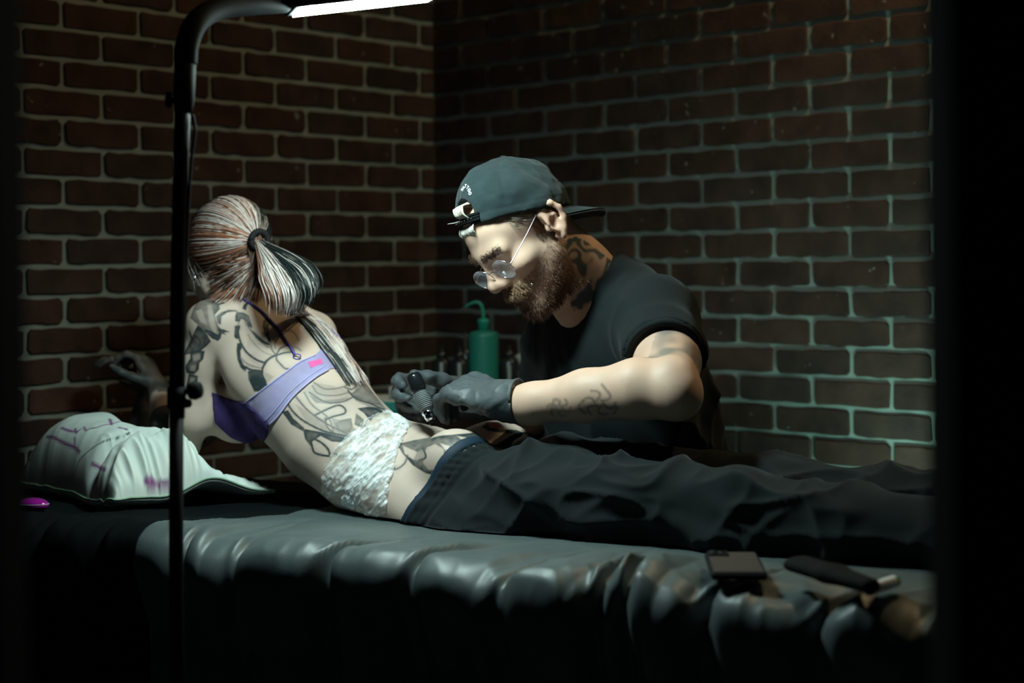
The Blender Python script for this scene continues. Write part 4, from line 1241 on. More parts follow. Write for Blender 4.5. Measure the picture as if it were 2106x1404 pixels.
mb_.chain([mE, mE + d_ * .22 + UP * .010, mE + d_ * .55 + UP * .006, mE + d_ * .9, mW], [.044, .0495, .043, .034, .032], .02)
mb_.limb(mE + np.array((.012, -.012, -.012)), mE + np.array((.0, 0, .03)), .026, .03, .02)
# far arm, tucked behind
fS, fE, fW = at(1160, 705, 3.10), at(1150, 850, 3.12), at(965, 822, 3.04)
mb_.limb(at(1235, 670, 3.03), fS, .06, .052, .03)
mb_.chain([fS, at(1155, 800, 3.11), fE], [.052, .048, .042], .02)
mb_.chain([fE, fE + (fW - fE) * .3, fW], [.042, .046, .031], .02)
MV, MF = mb_.mesh('m', .0032, smooth=1, raw=True)
man = empty('person', (0.30, 3.2, 0.0), 'bearded person in backwards cap, round glasses and black tee leaning over the tattooed back', 'person')
mme = mesh('body', MV, MF)
color_attr(mme, 'Col', np.tile(np.array(MSKIN), (len(MV), 1)))
link('body', mme, M_mskin, man)
MBV = bvh_of(MV, MF)

# t-shirt
M_tee = mat('black_cotton', (0.0115, 0.0160, 0.0175), 0.95, spec=0.12, sheen=0.05, bump=(700, .3, .0006))
ts = Field()
ts.loft([(at(1316, 1075, 3.24), .205, .165, tl_), (at(1294, 950, 3.18), .20, .17, tl_), (at(1276, 815, 3.09), .200, .160, tl_), (at(1263, 710, 3.02), .195, .135, tl_), (at(1248, 632, 3.0), .135, .098, tl_), (at(1222, 590, 2.97), .085, .078, tl_)], .03)
ts.limb(at(1268, 645, 2.99), mS + UP * .004, .082, .076, .03)
ts.limb(at(1235, 665, 3.03), fS, .082, .070, .03)
sE = mS + (mE - mS) * .62
ts.limb(mS, sE, .076, .072, .03); ts.limb(fS, fS + (fE - fS) * .55, .072, .068, .03)
nax = unit((-.62, -.12, .78))
ts.halfspace(at(1203, 580, 2.95), nax, .006)
def sleeve_cut(S, E, k):
    n = unit(E - S); p = S + (E - S) * k
    def f(X, Y, Z, D):
        d = (X - p[0]) * n[0] + (Y - p[1]) * n[1] + (Z - p[2]) * n[2]
        rr = np.sqrt((X - p[0]) ** 2 + (Y - p[1]) ** 2 + (Z - p[2]) ** 2)
        return np.where(rr < .15, np.maximum(D, d), D)
    ts.fn(f, p - .15, p + .15)
sleeve_cut(mS, mE, .50)
TSV, TSF = ts.mesh('t', .0048, smooth=2, raw=True)
nn = get_no(mesh('t', TSV, TSF))
def ridges(P, dirv, sc, seed, warp=.03):
    """folds that run along dirv"""
    d = unit(dirv); along = (P @ d)[:, None] * d
    Q = (P - along) + along * .22 + warp * np.stack([vnoise(P, 8, seed + 1), vnoise(P, 8, seed + 2), vnoise(P, 8, seed + 3)], -1)
    return (1 - np.abs(2 * vnoise(Q, sc, seed) - 1)) ** 2
dz = np.clip((1.12 - TSV[:, 2]) / .2, .25, 1)
TSV = TSV + nn * (dz * (.022 * (ridges(TSV, (-.15, .0, 1), 12, 81) - .3) + .012 * (ridges(TSV, (-.6, .1, .8), 24, 83) - .3)))[:, None]
link('t_shirt', mesh('t_shirt', TSV, TSF), M_tee, man)
hem = MB(); n = unit(mE - mS); p = mS + (mE - mS) * .50; e1 = unit(np.cross(n, UP)); e2 = np.cross(n, e1)
hem.tube([p + .0655 * (math.cos(t) * e1 + math.sin(t) * e2) for t in np.linspace(0, 2 * math.pi, 33)], .0065, 8); hem.build('sleeve_hem', M_tee, man, True)
# trousers and shoes below the bench top, out of the light
M_tr = mat('dark_trousers', (.012, .014, .016), .9)
tq = Field(); hipc = np.array([0.30, 3.20, .53])
tq.loft([(at(1318, 1090, 3.15), .165, .13, tl_), (hipc, .17, .14, tl_)], .03)
for sx, kn, ft in ((1, (0.16, 2.98 + .16, .50), (0.16, 3.06, .09)), (-1, (-.02, 3.44, .50), (0.00, 3.52, .09))):
    hj = hipc + tl_ * .085 * sx; tq.chain([hj, np.array(kn), np.array(ft)], [.088, .062, .050], .03)
link('trousers', tq.mesh('trousers', .008, smooth=2), M_tr, man)
for ft in ((0.16, 3.06, 0), (0.00, 3.52, 0)):
    sh = Field(); q = np.array(ft); sh.chain([q + (.03, 0, .045), q + (-.10, .02, .038), q + (-.19, .03, .03)], [.042, .042, .030], .02); sh.halfspace(q + (0, 0, .001), (0, 0, -1), .004)
    link('shoe', sh.mesh('shoe', .006, smooth=1), M_tr, man)
stool = empty('stool', (0.37, 3.27, 0), 'black round stool under the seated person in the cap', 'stool')
b = MB(); b.lathe((0.37, 3.27, .315), [(.11, 0), (.125, .01), (.13, .04), (.12, .06), (.08, .065)], 28); b.build('seat', M_pad, stool, True)
b = MB(); b.tube([(0.37, 3.27, .02), (0.37, 3.27, .33)], .022, 12); b.build('post', M_blackm, stool, True)
b = MB(); b.lathe((0.37, 3.27, 0), [(.12, 0), (.12, .012), (.06, .03), (.03, .06)], 28); b.build('base', M_blackm, stool, True)

# gloves
M_glove = mat('black_nitrile', (.070, .082, .087), .50, spec=.4, bump=(140, .25, .002))
def glove(name, wr, d, pn, side, curl, thumb, back, s=1.03, cuff=.055, rcuff=.038, spread=.12):
    g = Field(); tips = hand_ops(g, wr, d, pn, s, side, curl, spread, thumb, .010)
    bk = unit(back - wr)
    g.limb(wr + unit(d) * .01, wr + bk * cuff, .030 * s, rcuff, .015)
    g.halfspace(wr + bk * cuff * .92, bk, .002)
    V, F = g.mesh('g', .0022, smooth=1, raw=True); nn = get_no(mesh('g', V, F))
    V = V + nn * (.0036 * (ridges(V, unit(d) * .5 + unit(pn), 48, 91, .010) - .35) + .0010 * (ridges(V, unit(d) * .4 + unit(pn), 105, 95, .008) - .35))[:, None]
    link('glove', mesh('glove', V, F), M_glove, man)
    n = bk; e1 = unit(np.cross(n, UP)); e2 = np.cross(n, e1); c = wr + bk * cuff * .93
    b = MB(); b.tube([c + (rcuff * .97) * (math.cos(t) * e1 + math.sin(t) * e2) for t in np.linspace(0, 2 * math.pi, 29)], .0022, 6); b.build('glove_cuff', M_glove, man, True)
    return tips
glove('g', mW + np.array((-.024, .012, .004)), (-.70, .62, .20), (-.10, .50, -.85), -1, (.60, .62, .64, .70), (-.1, 1.0), mE, 1.16, .030, .040, .10)
glove('g', at(957, 824, 3.035), (-.97, -.10, .10), (-.06, -1.0, -.10), 1, (.66, .76, 1.0, 1.35), (1.05, .95), fE, 1.10, .10, .038)

# tattoo machine in the far hand
mt0, mt1 = at(852, 780, 2.862), at(890, 872, 2.84)
ax_m = unit(mt1 - mt0); LM = np.linalg.norm(mt1 - mt0)
mach = empty('tattoo_machine', mt1, 'black pen tattoo machine with knurled grip and silver tip in the gloved hand', 'tattoo machine')
b = MB(); b.lathe(mt0, [(.006, -.012), (.0125, -.010), (.0150, -.004), (.0155, .010), (.0150, .022), (.011, .026)], 28, axis=ax_m); b.build('motor_cap', mat('gloss_black', (.010, .012, .013), .15), mach, True)
M_grip = mat('knurled_grip', (.16, .18, .18), .55)
prof = []; 
for k in range(22):
    h = .026 + k * .0016; g_ = .0135 + .0035 * math.sin(k / 21 * 3.1); prof += [(g_ - .0014 if k % 2 else g_, h)]
b = MB(); b.lathe(mt0, [(.009, .024)] + prof + [(.010, .0625)], 28, axis=ax_m); b.build('grip', M_grip, mach)
M_chrome = mat('chrome', (.8, .8, .84), .08, metal=1)
b = MB(); b.lathe(mt0, [(.008, .0625), (.0115, .064), (.0115, .069), (.009, .072), (.0105, .074), (.0085, .081), (.005, .083)], 24, axis=ax_m); b.build('chrome_collar', M_chrome, mach, True)
b = MB(); b.lathe(mt0, [(.005, .082), (.0042, .092), (.0022, LM), (.0008, LM + .004)], 18, axis=ax_m); b.build('needle_tip', M_black, mach, True)

# cap worn backwards
M_cap = mat('cap_twill', (.022, .036, .039), .9, spec=.15, sheen=.1, bump=(600, .4, .0006), var=(18, (.012, .021, .023), .3))
cg = unit(mf * math.cos(math.radians(30)) + mu_ * math.sin(math.radians(30))); cu = unit(mu_ - mf * math.tan(math.radians(30))); cu = unit(cu - cg * (cu @ cg))
CC = at(1061, 443, 2.868)
def cp(a, b_, c): return CC + a * cg + b_ * cu + c * ml
cf = Field()
cf.ell(cp(0, .004, 0), (.107, .104, .090), .01, [cg, cu, ml])
cf.ell(cp(.042, .033, 0), (.056, .062, .072), .03, [cg, cu, ml])
cf.halfspace(cp(0, -.004, 0), -cu, .004)
cf.ell(cp(.105, .022, 0), (.030, .026, .030), .003, [cg, cu, ml], sub=True)
CV, CF = cf.mesh('c', .0030, smooth=1, raw=True)
nn = get_no(mesh('c', CV, CF)); loc = np.stack([(CV - CC) @ cg, (CV - CC) @ cu, (CV - CC) @ ml], 1)
az = np.arctan2(loc[:, 2], loc[:, 0]); dsp = np.zeros(len(CV)); rad = np.hypot(loc[:, 0], loc[:, 2])
for k in range(6):
    a0 = math.radians(60 * k - 6)
    da = np.abs((az - a0 + math.pi) % (2 * math.pi) - math.pi) * np.maximum(rad, .01)
    dsp -= .0016 * np.exp(-(da / .0022) ** 2)
    for o_ in (.0055,): dsp -= .0005 * np.exp(-((da - o_) / .0012) ** 2)
dsp += .008 * (vnoise(CV * np.array([1.3, 1, .7]), 24, 101) - .5) + .0045 * (vnoise(CV, 52, 102) - .5) + .0015 * (vnoise(CV, 120, 103) - .5)
dsp -= .001 * np.exp(-((loc[:, 1] - .012) / .0015) ** 2)
CV = CV + nn * dsp[:, None]
cap_o = link('cap', mesh('cap', CV, CF), M_cap, man)
b = MB(); b.lathe(cp(-.002, .107, 0), [(.009, -.002), (.009, .001), (.006, .0045), (.001, .006)], 16, axis=cu); b.build('cap_button', M_cap, cap_o, True)
# brim, pointing backwards
bv_, bf_ = [], []; nu, nv = 25, 9
for k in (0, 1):
    for i in range(nu):
        t = -1 + 2 * i / (nu - 1)
        for j in range(nv):
            s = j / (nv - 1); wdt = .082
            x0 = -.105 * math.sqrt(max(0, 1 - (t * .90) ** 2)) + .004; x1 = -.105 * math.sqrt(max(0, 1 - (t * .90) ** 2)) - .078 * (1 - abs(t) ** 2.6)
            a = x0 + (x1 - x0) * s; z = -.002 - .020 * t * t * (.4 + .6 * s) - .030 * s * (1 - abs(t)) - (.0045 if k else 0)
            bv_.append(cp(a, z, t * wdt))
I = np.arange(nu * nv).reshape(nu, nv)
for k in (0, 1):
    o_ = k * nu * nv
    for i in range(nu - 1):
        for j in range(nv - 1):
            q = (o_ + I[i, j], o_ + I[i + 1, j], o_ + I[i + 1, j + 1], o_ + I[i, j + 1]); bf_.append(q if k else q[::-1])
for i in range(nu - 1):
    q = (I[i, nv - 1], I[i + 1, nv - 1], nu * nv + I[i + 1, nv - 1], nu * nv + I[i, nv - 1]); bf_.append(q)
b = MB(); b.add(bv_, bf_); b.build('brim', M_cap, cap_o, True)
b = MB(); pts = [cp(.111 * math.cos(t), .004, .091 * math.sin(t)) for t in np.linspace(-.5, .5, 17)]
for q in (0, .005, .010): b.tube([p + cu * q for p in pts], .0032, 6)
b.build('cap_strap', M_black, cap_o, True)
b = MB()
for t in np.linspace(-.3, .35, 8):
    b.lathe(cp(.1145 * math.cos(t), .008, .094 * math.sin(t)), [(.0014, 0), (.0014, .0012)], 8, axis=cg)
b.build('strap_stud', M_silver, cap_o)

# spectacles
gfw = unit((-.40, -.57, -.72)); gl_ = unit(ml - gfw * (ml @ gfw)); gu = np.cross(gfw, gl_); gu = gu if gu[2] > 0 else -gu
LN = at(1037, 554, 2.782); LF = LN - gl_ * .064
M_gold = mat('glasses_metal', (.80, .76, .84), .18, metal=1)
M_lens = mat('lens_glass', (.92, .90, 1.0), .03, spec=.8, trans=.0, alpha=.16)
M_pad_n = mat('nose_pad', (.85, .88, .88), .2, alpha=.5)
b = MB()
for c in (LN, LF):
    b.tube([c + .0235 * (math.cos(t) * gl_ + .92 * math.sin(t) * gu) for t in np.linspace(0, 2 * math.pi, 37)], .0009, 8)
br = spline([LN - gl_ * .0225 + gu * .004, LN - gl_ * .032 + gu * .008 + gfw * .003, LF + gl_ * .0225 + gu * .004], 10); b.tube(br, .0010, 8)
gfr = b.build('glasses_frame', M_gold, man, True)
b = MB()
for sg, c in ((1, LN), (-1, LF)):
    h0 = c + gl_ * sg * .0240 + gu * .004; er = mp(-.006, .036, .086 * sg)
    b.tube(spline([h0, h0 + gl_ * sg * .003 - gfw * .006, h0 + (er - h0) * .5 + ml * sg * .003, er, er - mf * .02 - mu_ * .012], 20), .0011, 8)
b.build('glasses_temple', M_gold, gfr, True)
for c in (LN, LF):
    b = MB(); b.lathe(c - gfw * .0008, [(.0228, 0), (.0228, .0012), (.012, .0022), (.0005, .0026)], 28, axis=gfw); b.build('lens', M_lens, gfr, True)
for sg, c in ((-1, LN), (1, LF)):
    b = MB(); b.tube([c + gl_ * sg * .016 - gu * .006 - gfw * .006, c + gl_ * sg * .0175 - gu * .012 - gfw * .006], .0022, 8); b.build('nose_pad', M_pad_n, gfr, True)
b = MB(); q = hit(MBV, 1094, 584, .0015); b.lathe(q, [(.0005, .0025), (.0022, .0015), (.0026, 0), (.0018, -.002)], 12, axis=(0, 1, 0)); b.build('cheek_piercing', M_chrome, man, True)
b = MB(); q = [hit(MBV, *p, .0015) for p in spline([(1253, 541), (1251, 552), (1247, 564), (1243, 572)], 10)]; q = [p for p in q if p is not None]
if len(q) > 3: b.tube(q, .0008, 6); b.build('necklace', M_silver, man, True)

# beard, side hair, brow: short hairs rooted on the skin
mn = get_no(mme); hl = np.stack([(MV - MO) @ mf, (MV - MO) @ mu_, (MV - MO) @ ml], 1)
def root_hairs(name, mask, count, length, colr, lay, rad=.0005, seed=5, jit=.5):
    r = np.random.default_rng(seed); k = np.nonzero(mask)[0]
    if len(k) == 0: return
    k = r.choice(k, count); cv, rd, cl = [], [], []
    for i in k:
        p = MV[i] + r.normal(size=3) * .0015; n = unit(mn[i] + r.normal(size=3) * .25)
        l = lay(hl[i]); L = (length(hl[i]) if callable(length) else length) * r.uniform(.6, 1.2); v = unit(n * .55 + l + r.normal(size=3) * jit * .4)
        cv.append(np.array([p - n * .001, p + v * L * .5 + n * L * .12, p + v * L])); rd.append(rad * r.uniform(.7, 1.2))
        c = colr[r.integers(len(colr))]; cl.append(np.array(c) * r.uniform(.7, 1.25))
    V, F, C = strands(cv, rd, cl, 3); me = mesh(name, V, F); color_attr(me, 'Col', C); link(name, me, M_hair, man)
a_, u_, l_ = hl[:, 0], hl[:, 1], np.abs(hl[:, 2])
jaw = (a_ > -.004) & (a_ < .115) & (u_ < -.028 - .25 * np.clip(a_ - .03, 0, 1) ) & (u_ > -.125) & (np.linalg.norm(hl - np.array([.045, -.05, 0]), axis=1) < .10)
jaw &= ~((a_ > .094) & (u_ > -.046)) 
side_b = (a_ > -.004) & (a_ < .022) & (u_ < .03) & (u_ > -.045) & (l_ > .05) & (l_ < .0765)
lips = (np.abs(u_ + .062) < .010) & (l_ < .022) & (a_ > .088)
beardm = (jaw | side_b) & ~lips
RB = [(.20, .095, .052), (.13, .060, .034), (.30, .17, .10), (.08, .040, .026)]
down = -mu_ * .9 + mf * .25
root_hairs('beard', beardm, 6500, lambda h: .0045 + .010 * np.clip((-h[1] - .075) / .04, 0, 1) + .004 * (h[0] > .09), RB, lambda h: down + ml * np.sign(h[2]) * .1, .00036)
root_hairs('moustache', (a_ > .085) & (u_ < -.040) & (u_ > -.062) & (l_ < .034), 700, .010, [(.34, .20, .11), (.26, .13, .07), (.40, .28, .17)], lambda h: -mu_ * .8 + ml * np.sign(h[2]) * .5, .0005, 6)
root_hairs('eyebrow', (a_ > .052) & (np.abs(u_ - .031) < .0065) & (l_ > .008) & (l_ < .054), 620, .008, [(.10, .055, .035), (.06, .035, .025)], lambda h: ml * np.sign(h[2]) - mf * .2, .0005, 7)
sh_m = (l_ < .0765) & (u_ > .012) & (u_ < .085) & (a_ < .055) & (a_ > -.10) & (l_ > .04) & ((a_ < .0) | (u_ > .03 + .2 * np.clip(a_, 0, 1)))
root_hairs('side_hair', sh_m, 2600, .010, [(.30, .26, .20), (.20, .16, .12), (.40, .36, .29), (.12, .09, .07)], lambda h: -mu_ * .6 - mf * .6, .00045, 8)
# pale tuft in the cap opening
cv, rd, cl = [], [], []; r = np.random.default_rng(9)
for i in range(110):
    y0 = r.uniform(-.022, .022); g = [cp(.092, .036 + .006 * r.normal() * .4, y0), cp(.112 + .004 * r.random(), .034, y0 * .9 + .004), cp(.116 + .004 * r.random(), .020, y0 * .7 + .01), cp(.108, .010, y0 * .6 + .012)]
    cv.append(spline(g, 10)); rd.append(.0009); cl.append(np.array((.55, .50, .42)) * r.uniform(.5, 1.15))
for i in range(40):
    y0 = r.uniform(-.03, .03); g = [cp(.104, -.002, y0), cp(.108, -.012, y0), cp(.103, -.020, y0 * .95)]
    cv.append(spline(g, 6)); rd.append(.0010); cl.append(np.array((.62, .60, .54)) * r.uniform(.6, 1.1))
cv.append(spline([cp(.11, .012, 0), cp(.118, .010, -.01), cp(.128, .012, -.026)], 6)); rd.append(.0008); cl.append((.5, .5, .45))
hair_obj('fringe', cv, rd, cl, man)

# skin colouring: beard shadow, lips, tattoos
mcol = np.tile(np.array(MSKIN), (len(MV), 1)) * (.92 + .16 * vnoise(MV, 45, 111))[:, None]
def blend(mask_w, c): 
    global mcol
    mcol = mcol * (1 - mask_w[:, None]) + np.array(c) * mask_w[:, None]
blend(beardm * .42, (.20, .095, .06)); blend(sh_m * .45, (.22, .18, .14)); blend(lips * .5, (.40, .17, .14))
blend(np.exp(-(np.linalg.norm(hl - np.array([.122, -.024, 0]), axis=1) / .018) ** 2) * .35, (.55, .26, .19))
blend(np.clip(np.exp(-((a_ + .012) ** 2 + (u_ - .005) ** 2) / .0012) * (l_ > .07), 0, 1) * .30, (.58, .27, .2))
MINK = np.array((.020, .040, .044))
# neck: swirling blue-grey
nk = (MV - C7) @ unit(MO - C7); nd_ = np.linalg.norm((MV - C7) - nk[:, None] * unit(MO - C7), axis=1)
chn = Chart(MBV, at(1210, 560, 2.92), (0.05, -1.0, 0.1))
npoly = chn.trace([(1150,505),(1168,492),(1185,486),(1205,496),(1240,522),(1272,548),(1236,600),(1205,632),(1178,640),(1168,600),(1165,560)], pxy)
neckm = in_poly(chn.uv(MV), npoly) & ((mn @ chn.n) > -.1) & ~beardm & (np.linalg.norm(MV - at(1205, 565, 2.92), axis=1) < .16)
Qn = MV + .045 * np.stack([vnoise(MV, 22, 121), vnoise(MV, 22, 122), vnoise(MV, 22, 123)], -1)
sw = np.sin(vnoise(Qn, 34, 124) * 24.0 + MV[:, 0] * 40)
blend(neckm * np.clip(.70 + sw * .9, .28, .93), MINK * 1.6)
# upper arm above the elbow and two flowers on the forearm
d = mE - mS; t = ((MV - mS) @ d) / (d @ d); ra_ = np.linalg.norm(MV - mS - np.clip(t, 0, 1)[:, None] * d, axis=1)
up_arm = (t > .35) & (t < .80 + .1 * vnoise(MV, 30, 131)) & (ra_ < .075) & ((MV - mE) @ unit(mW - mE) < .05)
blend(up_arm * np.clip(.30 + .55 * (vnoise(Qn, 42, 132) - .35) * 2, .08, .62), MINK * 2.2)
chm = Chart(MBV, at(1200, 820, 2.68), (0.05, -1.0, 0.15)); um_ = chm.uv(MV); fr_ = (mn @ chm.n) > 0
def sketch(pts_list, wd, dens, dv=None):
    w_ = np.zeros(len(MV))
    for pts in pts_list:
        P = chm.trace(spline(pts, 4 * len(pts)), pxy)
        if len(P) < 2: continue
        bb = fr_ & (um_[:, 0] > P[:, 0].min() - .004) & (um_[:, 0] < P[:, 0].max() + .004) & (um_[:, 1] > P[:, 1].min() - .004) & (um_[:, 1] < P[:, 1].max() + .004)
        k = np.nonzero(bb)[0]
        if len(k): e = seg_dist(um_[k], P); w_[k] = np.maximum(w_[k], dens * np.clip(1 - (e - wd) / .0024, 0, 1))
    blend(w_, MINK)
def petals(cx, cy, r):
    out = []
    for k in range(6):
        a = k * 1.05; c, s = math.cos(a), math.sin(a); o = []
        for q in np.linspace(0, 1, 7):
            rr = r * math.sin(q * math.pi) ** .6 * .55; al = q * math.pi * 1.0
            x = r * .25 + r * .75 * (1 - math.cos(al)) * .5; y = rr * math.sin(al) * .7
            o.append((cx + x * c - y * s, cy + (x * s + y * c) * .8))
        out.append(o)
    return out
sketch(petals(1232, 828, 34) + [[(1205, 850), (1190, 838), (1200, 822)], [(1245, 800), (1238, 790), (1250, 806)], [(1255, 840), (1270, 836), (1262, 850)]], .0009, .55)
sketch(petals(1150, 838, 24) + [[(1133, 850), (1138, 825), (1145, 822)]], .0008, .5)
sketch([[(1112, 478), (1117, 486), (1112, 493)], [(1104, 482), (1110, 490), (1118, 497)], [(1120, 484), (1124, 490)]], .0008, .8)
cb = np.ones((len(MV), 4), dtype=np.float32); cb[:, :3] = np.clip(mcol, 0, 1); mme.attributes['Col'].data.foreach_set('color', cb.ravel())

# white lettering on the cap above the opening
M_thread = mat('white_thread', (.80, .82, .80), .8, bump=(400, .3, .0004))
CBV = bvh_of(CV, CF)
lp = [(951.5, 391), (954.5, 386), (958.5, 382.5), (962.6, 386), (965.4, 391.5), (967.2, 398)]
for i, chx in enumerate('TATTOO'):
    h = hit(CBV, *lp[i]); 
    if h is None: continue
    a0, a1 = lp[max(0, i - 1)], lp[min(5, i + 1)]
    h0, h1 = hit(CBV, *a0), hit(CBV, *a1)
    if h0 is None or h1 is None: continue
    co, nr, _, _ = CBV.find_nearest(Vector(h)); nr = np.array(nr)
    dx = unit((h1 - h0) - nr * ((h1 - h0) @ nr)); dy = np.cross(nr, dx)
    fc = bpy.data.curves.new('cap_letter', 'FONT'); fc.body = chx; fc.size = .0078; fc.extrude = .0005; fc.align_x = 'CENTER'; fc.align_y = 'CENTER'; fc.offset = .00025; fc.resolution_u = 3
    fo = bpy.data.objects.new('cap_letter', fc); col.objects.link(fo); bpy.context.view_layer.update()
    lm_ = bpy.data.meshes.new_from_object(fo.evaluated_get(bpy.context.evaluated_depsgraph_get())); bpy.data.objects.remove(fo)
    lv = get_co(lm_); P = h + nr * .0009 + lv[:, :1] * dx + lv[:, 1:2] * dy + lv[:, 2:3] * nr
    lm_.vertices.foreach_set('co', P.astype(np.float32).ravel()); lm_.update(); lm_.name = 'cap_letter'
    link('cap_letter', lm_, M_thread, cap_o, False)
# ================================================================== pillow under the elbows
M_pillow = mat('printed_cotton', (.70, .74, .70), .85, spec=.2, attr='Col', bump=(350, .3, .0006))
pc = [onz(30, 988, .765), onz(236, 1046, .752), onz(566, 1010, .757)]
pc.append(pc[0] + pc[2] - pc[1] + np.array((0, .02, .0)))
n_ = 170
gp, gq = np.meshgrid(np.linspace(0, 1, n_), np.linspace(0, 1, n_), indexing='ij')   # p: corner0->1, q: corner1->2
base = ((1 - gp) * (1 - gq))[..., None] * pc[0] + (gp * (1 - gq))[..., None] * pc[1] + (gp * gq)[..., None] * pc[2] + ((1 - gp) * gq)[..., None] * pc[3]
x_, y_ = 2 * gp - 1, 2 * gq - 1
thk = np.clip((1 - x_ ** 4) * (1 - y_ ** 4), 0, 1) ** .55
pin = 1 - .10 * (x_ ** 2) * (y_ ** 2) * 0
cen = base.mean((0, 1)); pull = .030 * ((1 - x_ ** 2) * np.abs(y_) ** 6 + (1 - y_ ** 2) * np.abs(x_) ** 6)
XY = base + (cen - base) * pull[..., None] * 1.2
PP = np.stack([gp, gq, gp * 0], -1)
gat = (1 - np.abs(2 * vnoise(np.stack([gp * .35, gq * 1.0, gp * 0], -1), 26, 201) - 1)) ** 2      # gathers running in from the near edge
nearE = np.exp(-((1 - gp) / .20) ** 2); frontE = np.exp(-((1 - gq) / .20) ** 2)
gat2 = (1 - np.abs(2 * vnoise(np.stack([gp * 1.0, gq * .35, gp * 0], -1), 24, 202) - 1)) ** 2
rs = np.clip((gq - .42) / .3, 0, 1); rs = rs * rs * (3 - 2 * rs)
zt = .128 * thk * (1 + .25 * (1 - gp)) * (1 - .80 * rs) + thk ** .3 * (.034 * nearE * (1 - .8 * rs) * (gat - .45) + .012 * frontE * (gat2 - .4)) + .010 * (vnoise(PP, 7, 203) - .5) * thk
groove = np.exp(-((gp - .80 - .10 * (gq - .5)) / .035) ** 2) * np.clip((.9 - gq) / .3, 0, 1)
zt = zt - .045 * groove * thk ** .4
lift = .032 * np.exp(-(((gq - .62) / .20) ** 2 + ((1 - gp) / .5) ** 2)) 
for e in (nel, fel):
    dd = np.hypot(XY[..., 0] - e[0], XY[..., 1] - e[1]); zt = zt - .10 * np.exp(-(dd / .085) ** 2) * thk ** .3
aB = (XY - B0) @ E_; bB = (XY - B0) @ N_
zb = bench_z(aB, bB) + .006
seamz = np.maximum(XY[..., 2] * 0 + zb + .012, zb)
top = XY.copy(); top[..., 2] = seamz + lift + np.maximum(zt, .002)
bot = XY.copy(); bot[..., 2] = np.maximum(zb, seamz + lift - .02 * thk)
# keep the cloth just under the arms and body
hit_dn = 0
for i in range(n_):
    for j in range(n_):
        p = top[i, j]
        h = WB.ray_cast(Vector((p[0], p[1], .70)), Vector((0, 0, 1)), .5)
        if h[0] is not None and h[0].z < p[2] + .004: top[i, j, 2] = max(h[0].z - .004, bot[i, j, 2] + .0015)
bot[..., 2] = np.minimum(bot[..., 2], top[..., 2] - .001)
PV = np.concatenate([top.reshape(-1, 3), bot.reshape(-1, 3)])
I = np.arange(n_ * n_).reshape(n_, n_); f1 = np.stack([I[:-1, :-1], I[1:, :-1], I[1:, 1:], I[:-1, 1:]], -1).reshape(-1, 4)
nrm0 = np.cross(pc[1] - pc[0], pc[2] - pc[1])[2]
if nrm0 < 0: f1 = f1[:, ::-1]
f2 = f1[:, ::-1] + n_ * n_
rim = np.concatenate([I[0, :], I[1:, -1], I[-1, -2::-1], I[-2:0:-1, 0]]); r2 = np.roll(rim, -1)
f3 = np.stack([rim, r2, r2 + n_ * n_, rim + n_ * n_], -1)
if nrm0 > 0: pass
pme = mesh('pillow', PV, np.concatenate([f1, f2, f3]))
PB = bvh_of(PV, np.concatenate([f1, f2]))
chp = Chart(PB, cen, (0.0, -.35, 1.0)); Up = chp.uv(PV); pw = np.zeros(len(PV)); gw = np.zeros(len(PV))
z5 = lambda q: (q[0] / 6.103, 840 + q[1] / 6.103); z6 = lambda q: (q[0] / 3.343, 680 + q[1] / 3.343)
for f, wd, pts in ((z5, 3.0, [(580,350),(680,365),(800,430),(940,490),(1000,550)]), (z5, 2.4, [(935,360),(940,420),(930,490)]), (z5, 3, [(770,240),(860,275),(960,290),(1010,260)]), (z5, 3, [(940,250),(960,310)]),
                   (z5, 2.5, [(1050,230),(1080,275),(1130,250),(1200,240),(1290,210),(1400,190),(1560,150)]), (z5, 4.5, [(1380,130),(1400,200)]), (z5, 4.0, [(1490,235),(1590,260)]), (z5, 3, [(1150,690),(1220,720),(1320,770)]), (z5, 5, [(170,830),(220,860)]),
                   (z6, 4, [(1485,840),(1580,858)]), (z6, 6, [(1610,880),(1645,910)]), (z6, 4, [(1590,940),(1640,950),(1690,955)]), (z6, 2, [(1600,950),(1585,990)]), (z6, 6, [(1005,1030),(1060,1040)]), (z6, 5, [(1090,1060),(1160,1060)]), (z6, 2.5, [(1420,880),(1455,895)])):
    P = chp.trace(spline(pts, 20), f)
    if len(P) > 1: pw = np.maximum(pw, np.clip(1.2 - seg_dist(Up, P) / (wd * .00095), 0, 1))
for f, wd, pts in ((z5, .9, [(1630,300),(1500,360),(1330,400),(1180,480),(1050,590),(980,680),(950,810)]), (z5, .8, [(190,660),(250,635),(390,650)])):
    P = chp.trace(spline(pts, 30), f)
    if len(P) > 1: gw = np.maximum(gw, np.clip(1.3 - seg_dist(Up, P) / (wd * .0014), 0, 1))
for pts in ([(1380,800),(1300,960)], [(1130,1020),(1230,1000)], [(1420,960),(1360,1000)]):
    P = chp.trace(spline(pts, 12), z5)
    if len(P) > 1: gw = np.maximum(gw, .0 * gw); sel = np.clip(1 - seg_dist(Up, P) / .006, 0, 1); 
pcol = np.tile(np.array((.66, .72, .67)), (len(PV), 1))
pcol = pcol * (1 - pw[:, None]) + np.array((.22, .045, .20)) * pw[:, None]; pcol = pcol * (1 - gw[:, None]) + np.array((.03, .05, .04)) * gw[:, None]
color_attr(pme, 'Col', pcol)
pil = link('pillow', pme, M_pillow); tag(pil, 'white pillow printed with purple branches, crushed under the lying person\'s elbows', 'pillow')
b = MB(); pr = [PV[k] + np.array((0, 0, .002)) for k in rim[::3]]; b.tube(pr + [pr[0]], .0022, 6, cap=False)
pip = b.build('piping', mat('green_piping', (.28, .42, .30), .8), pil, True)

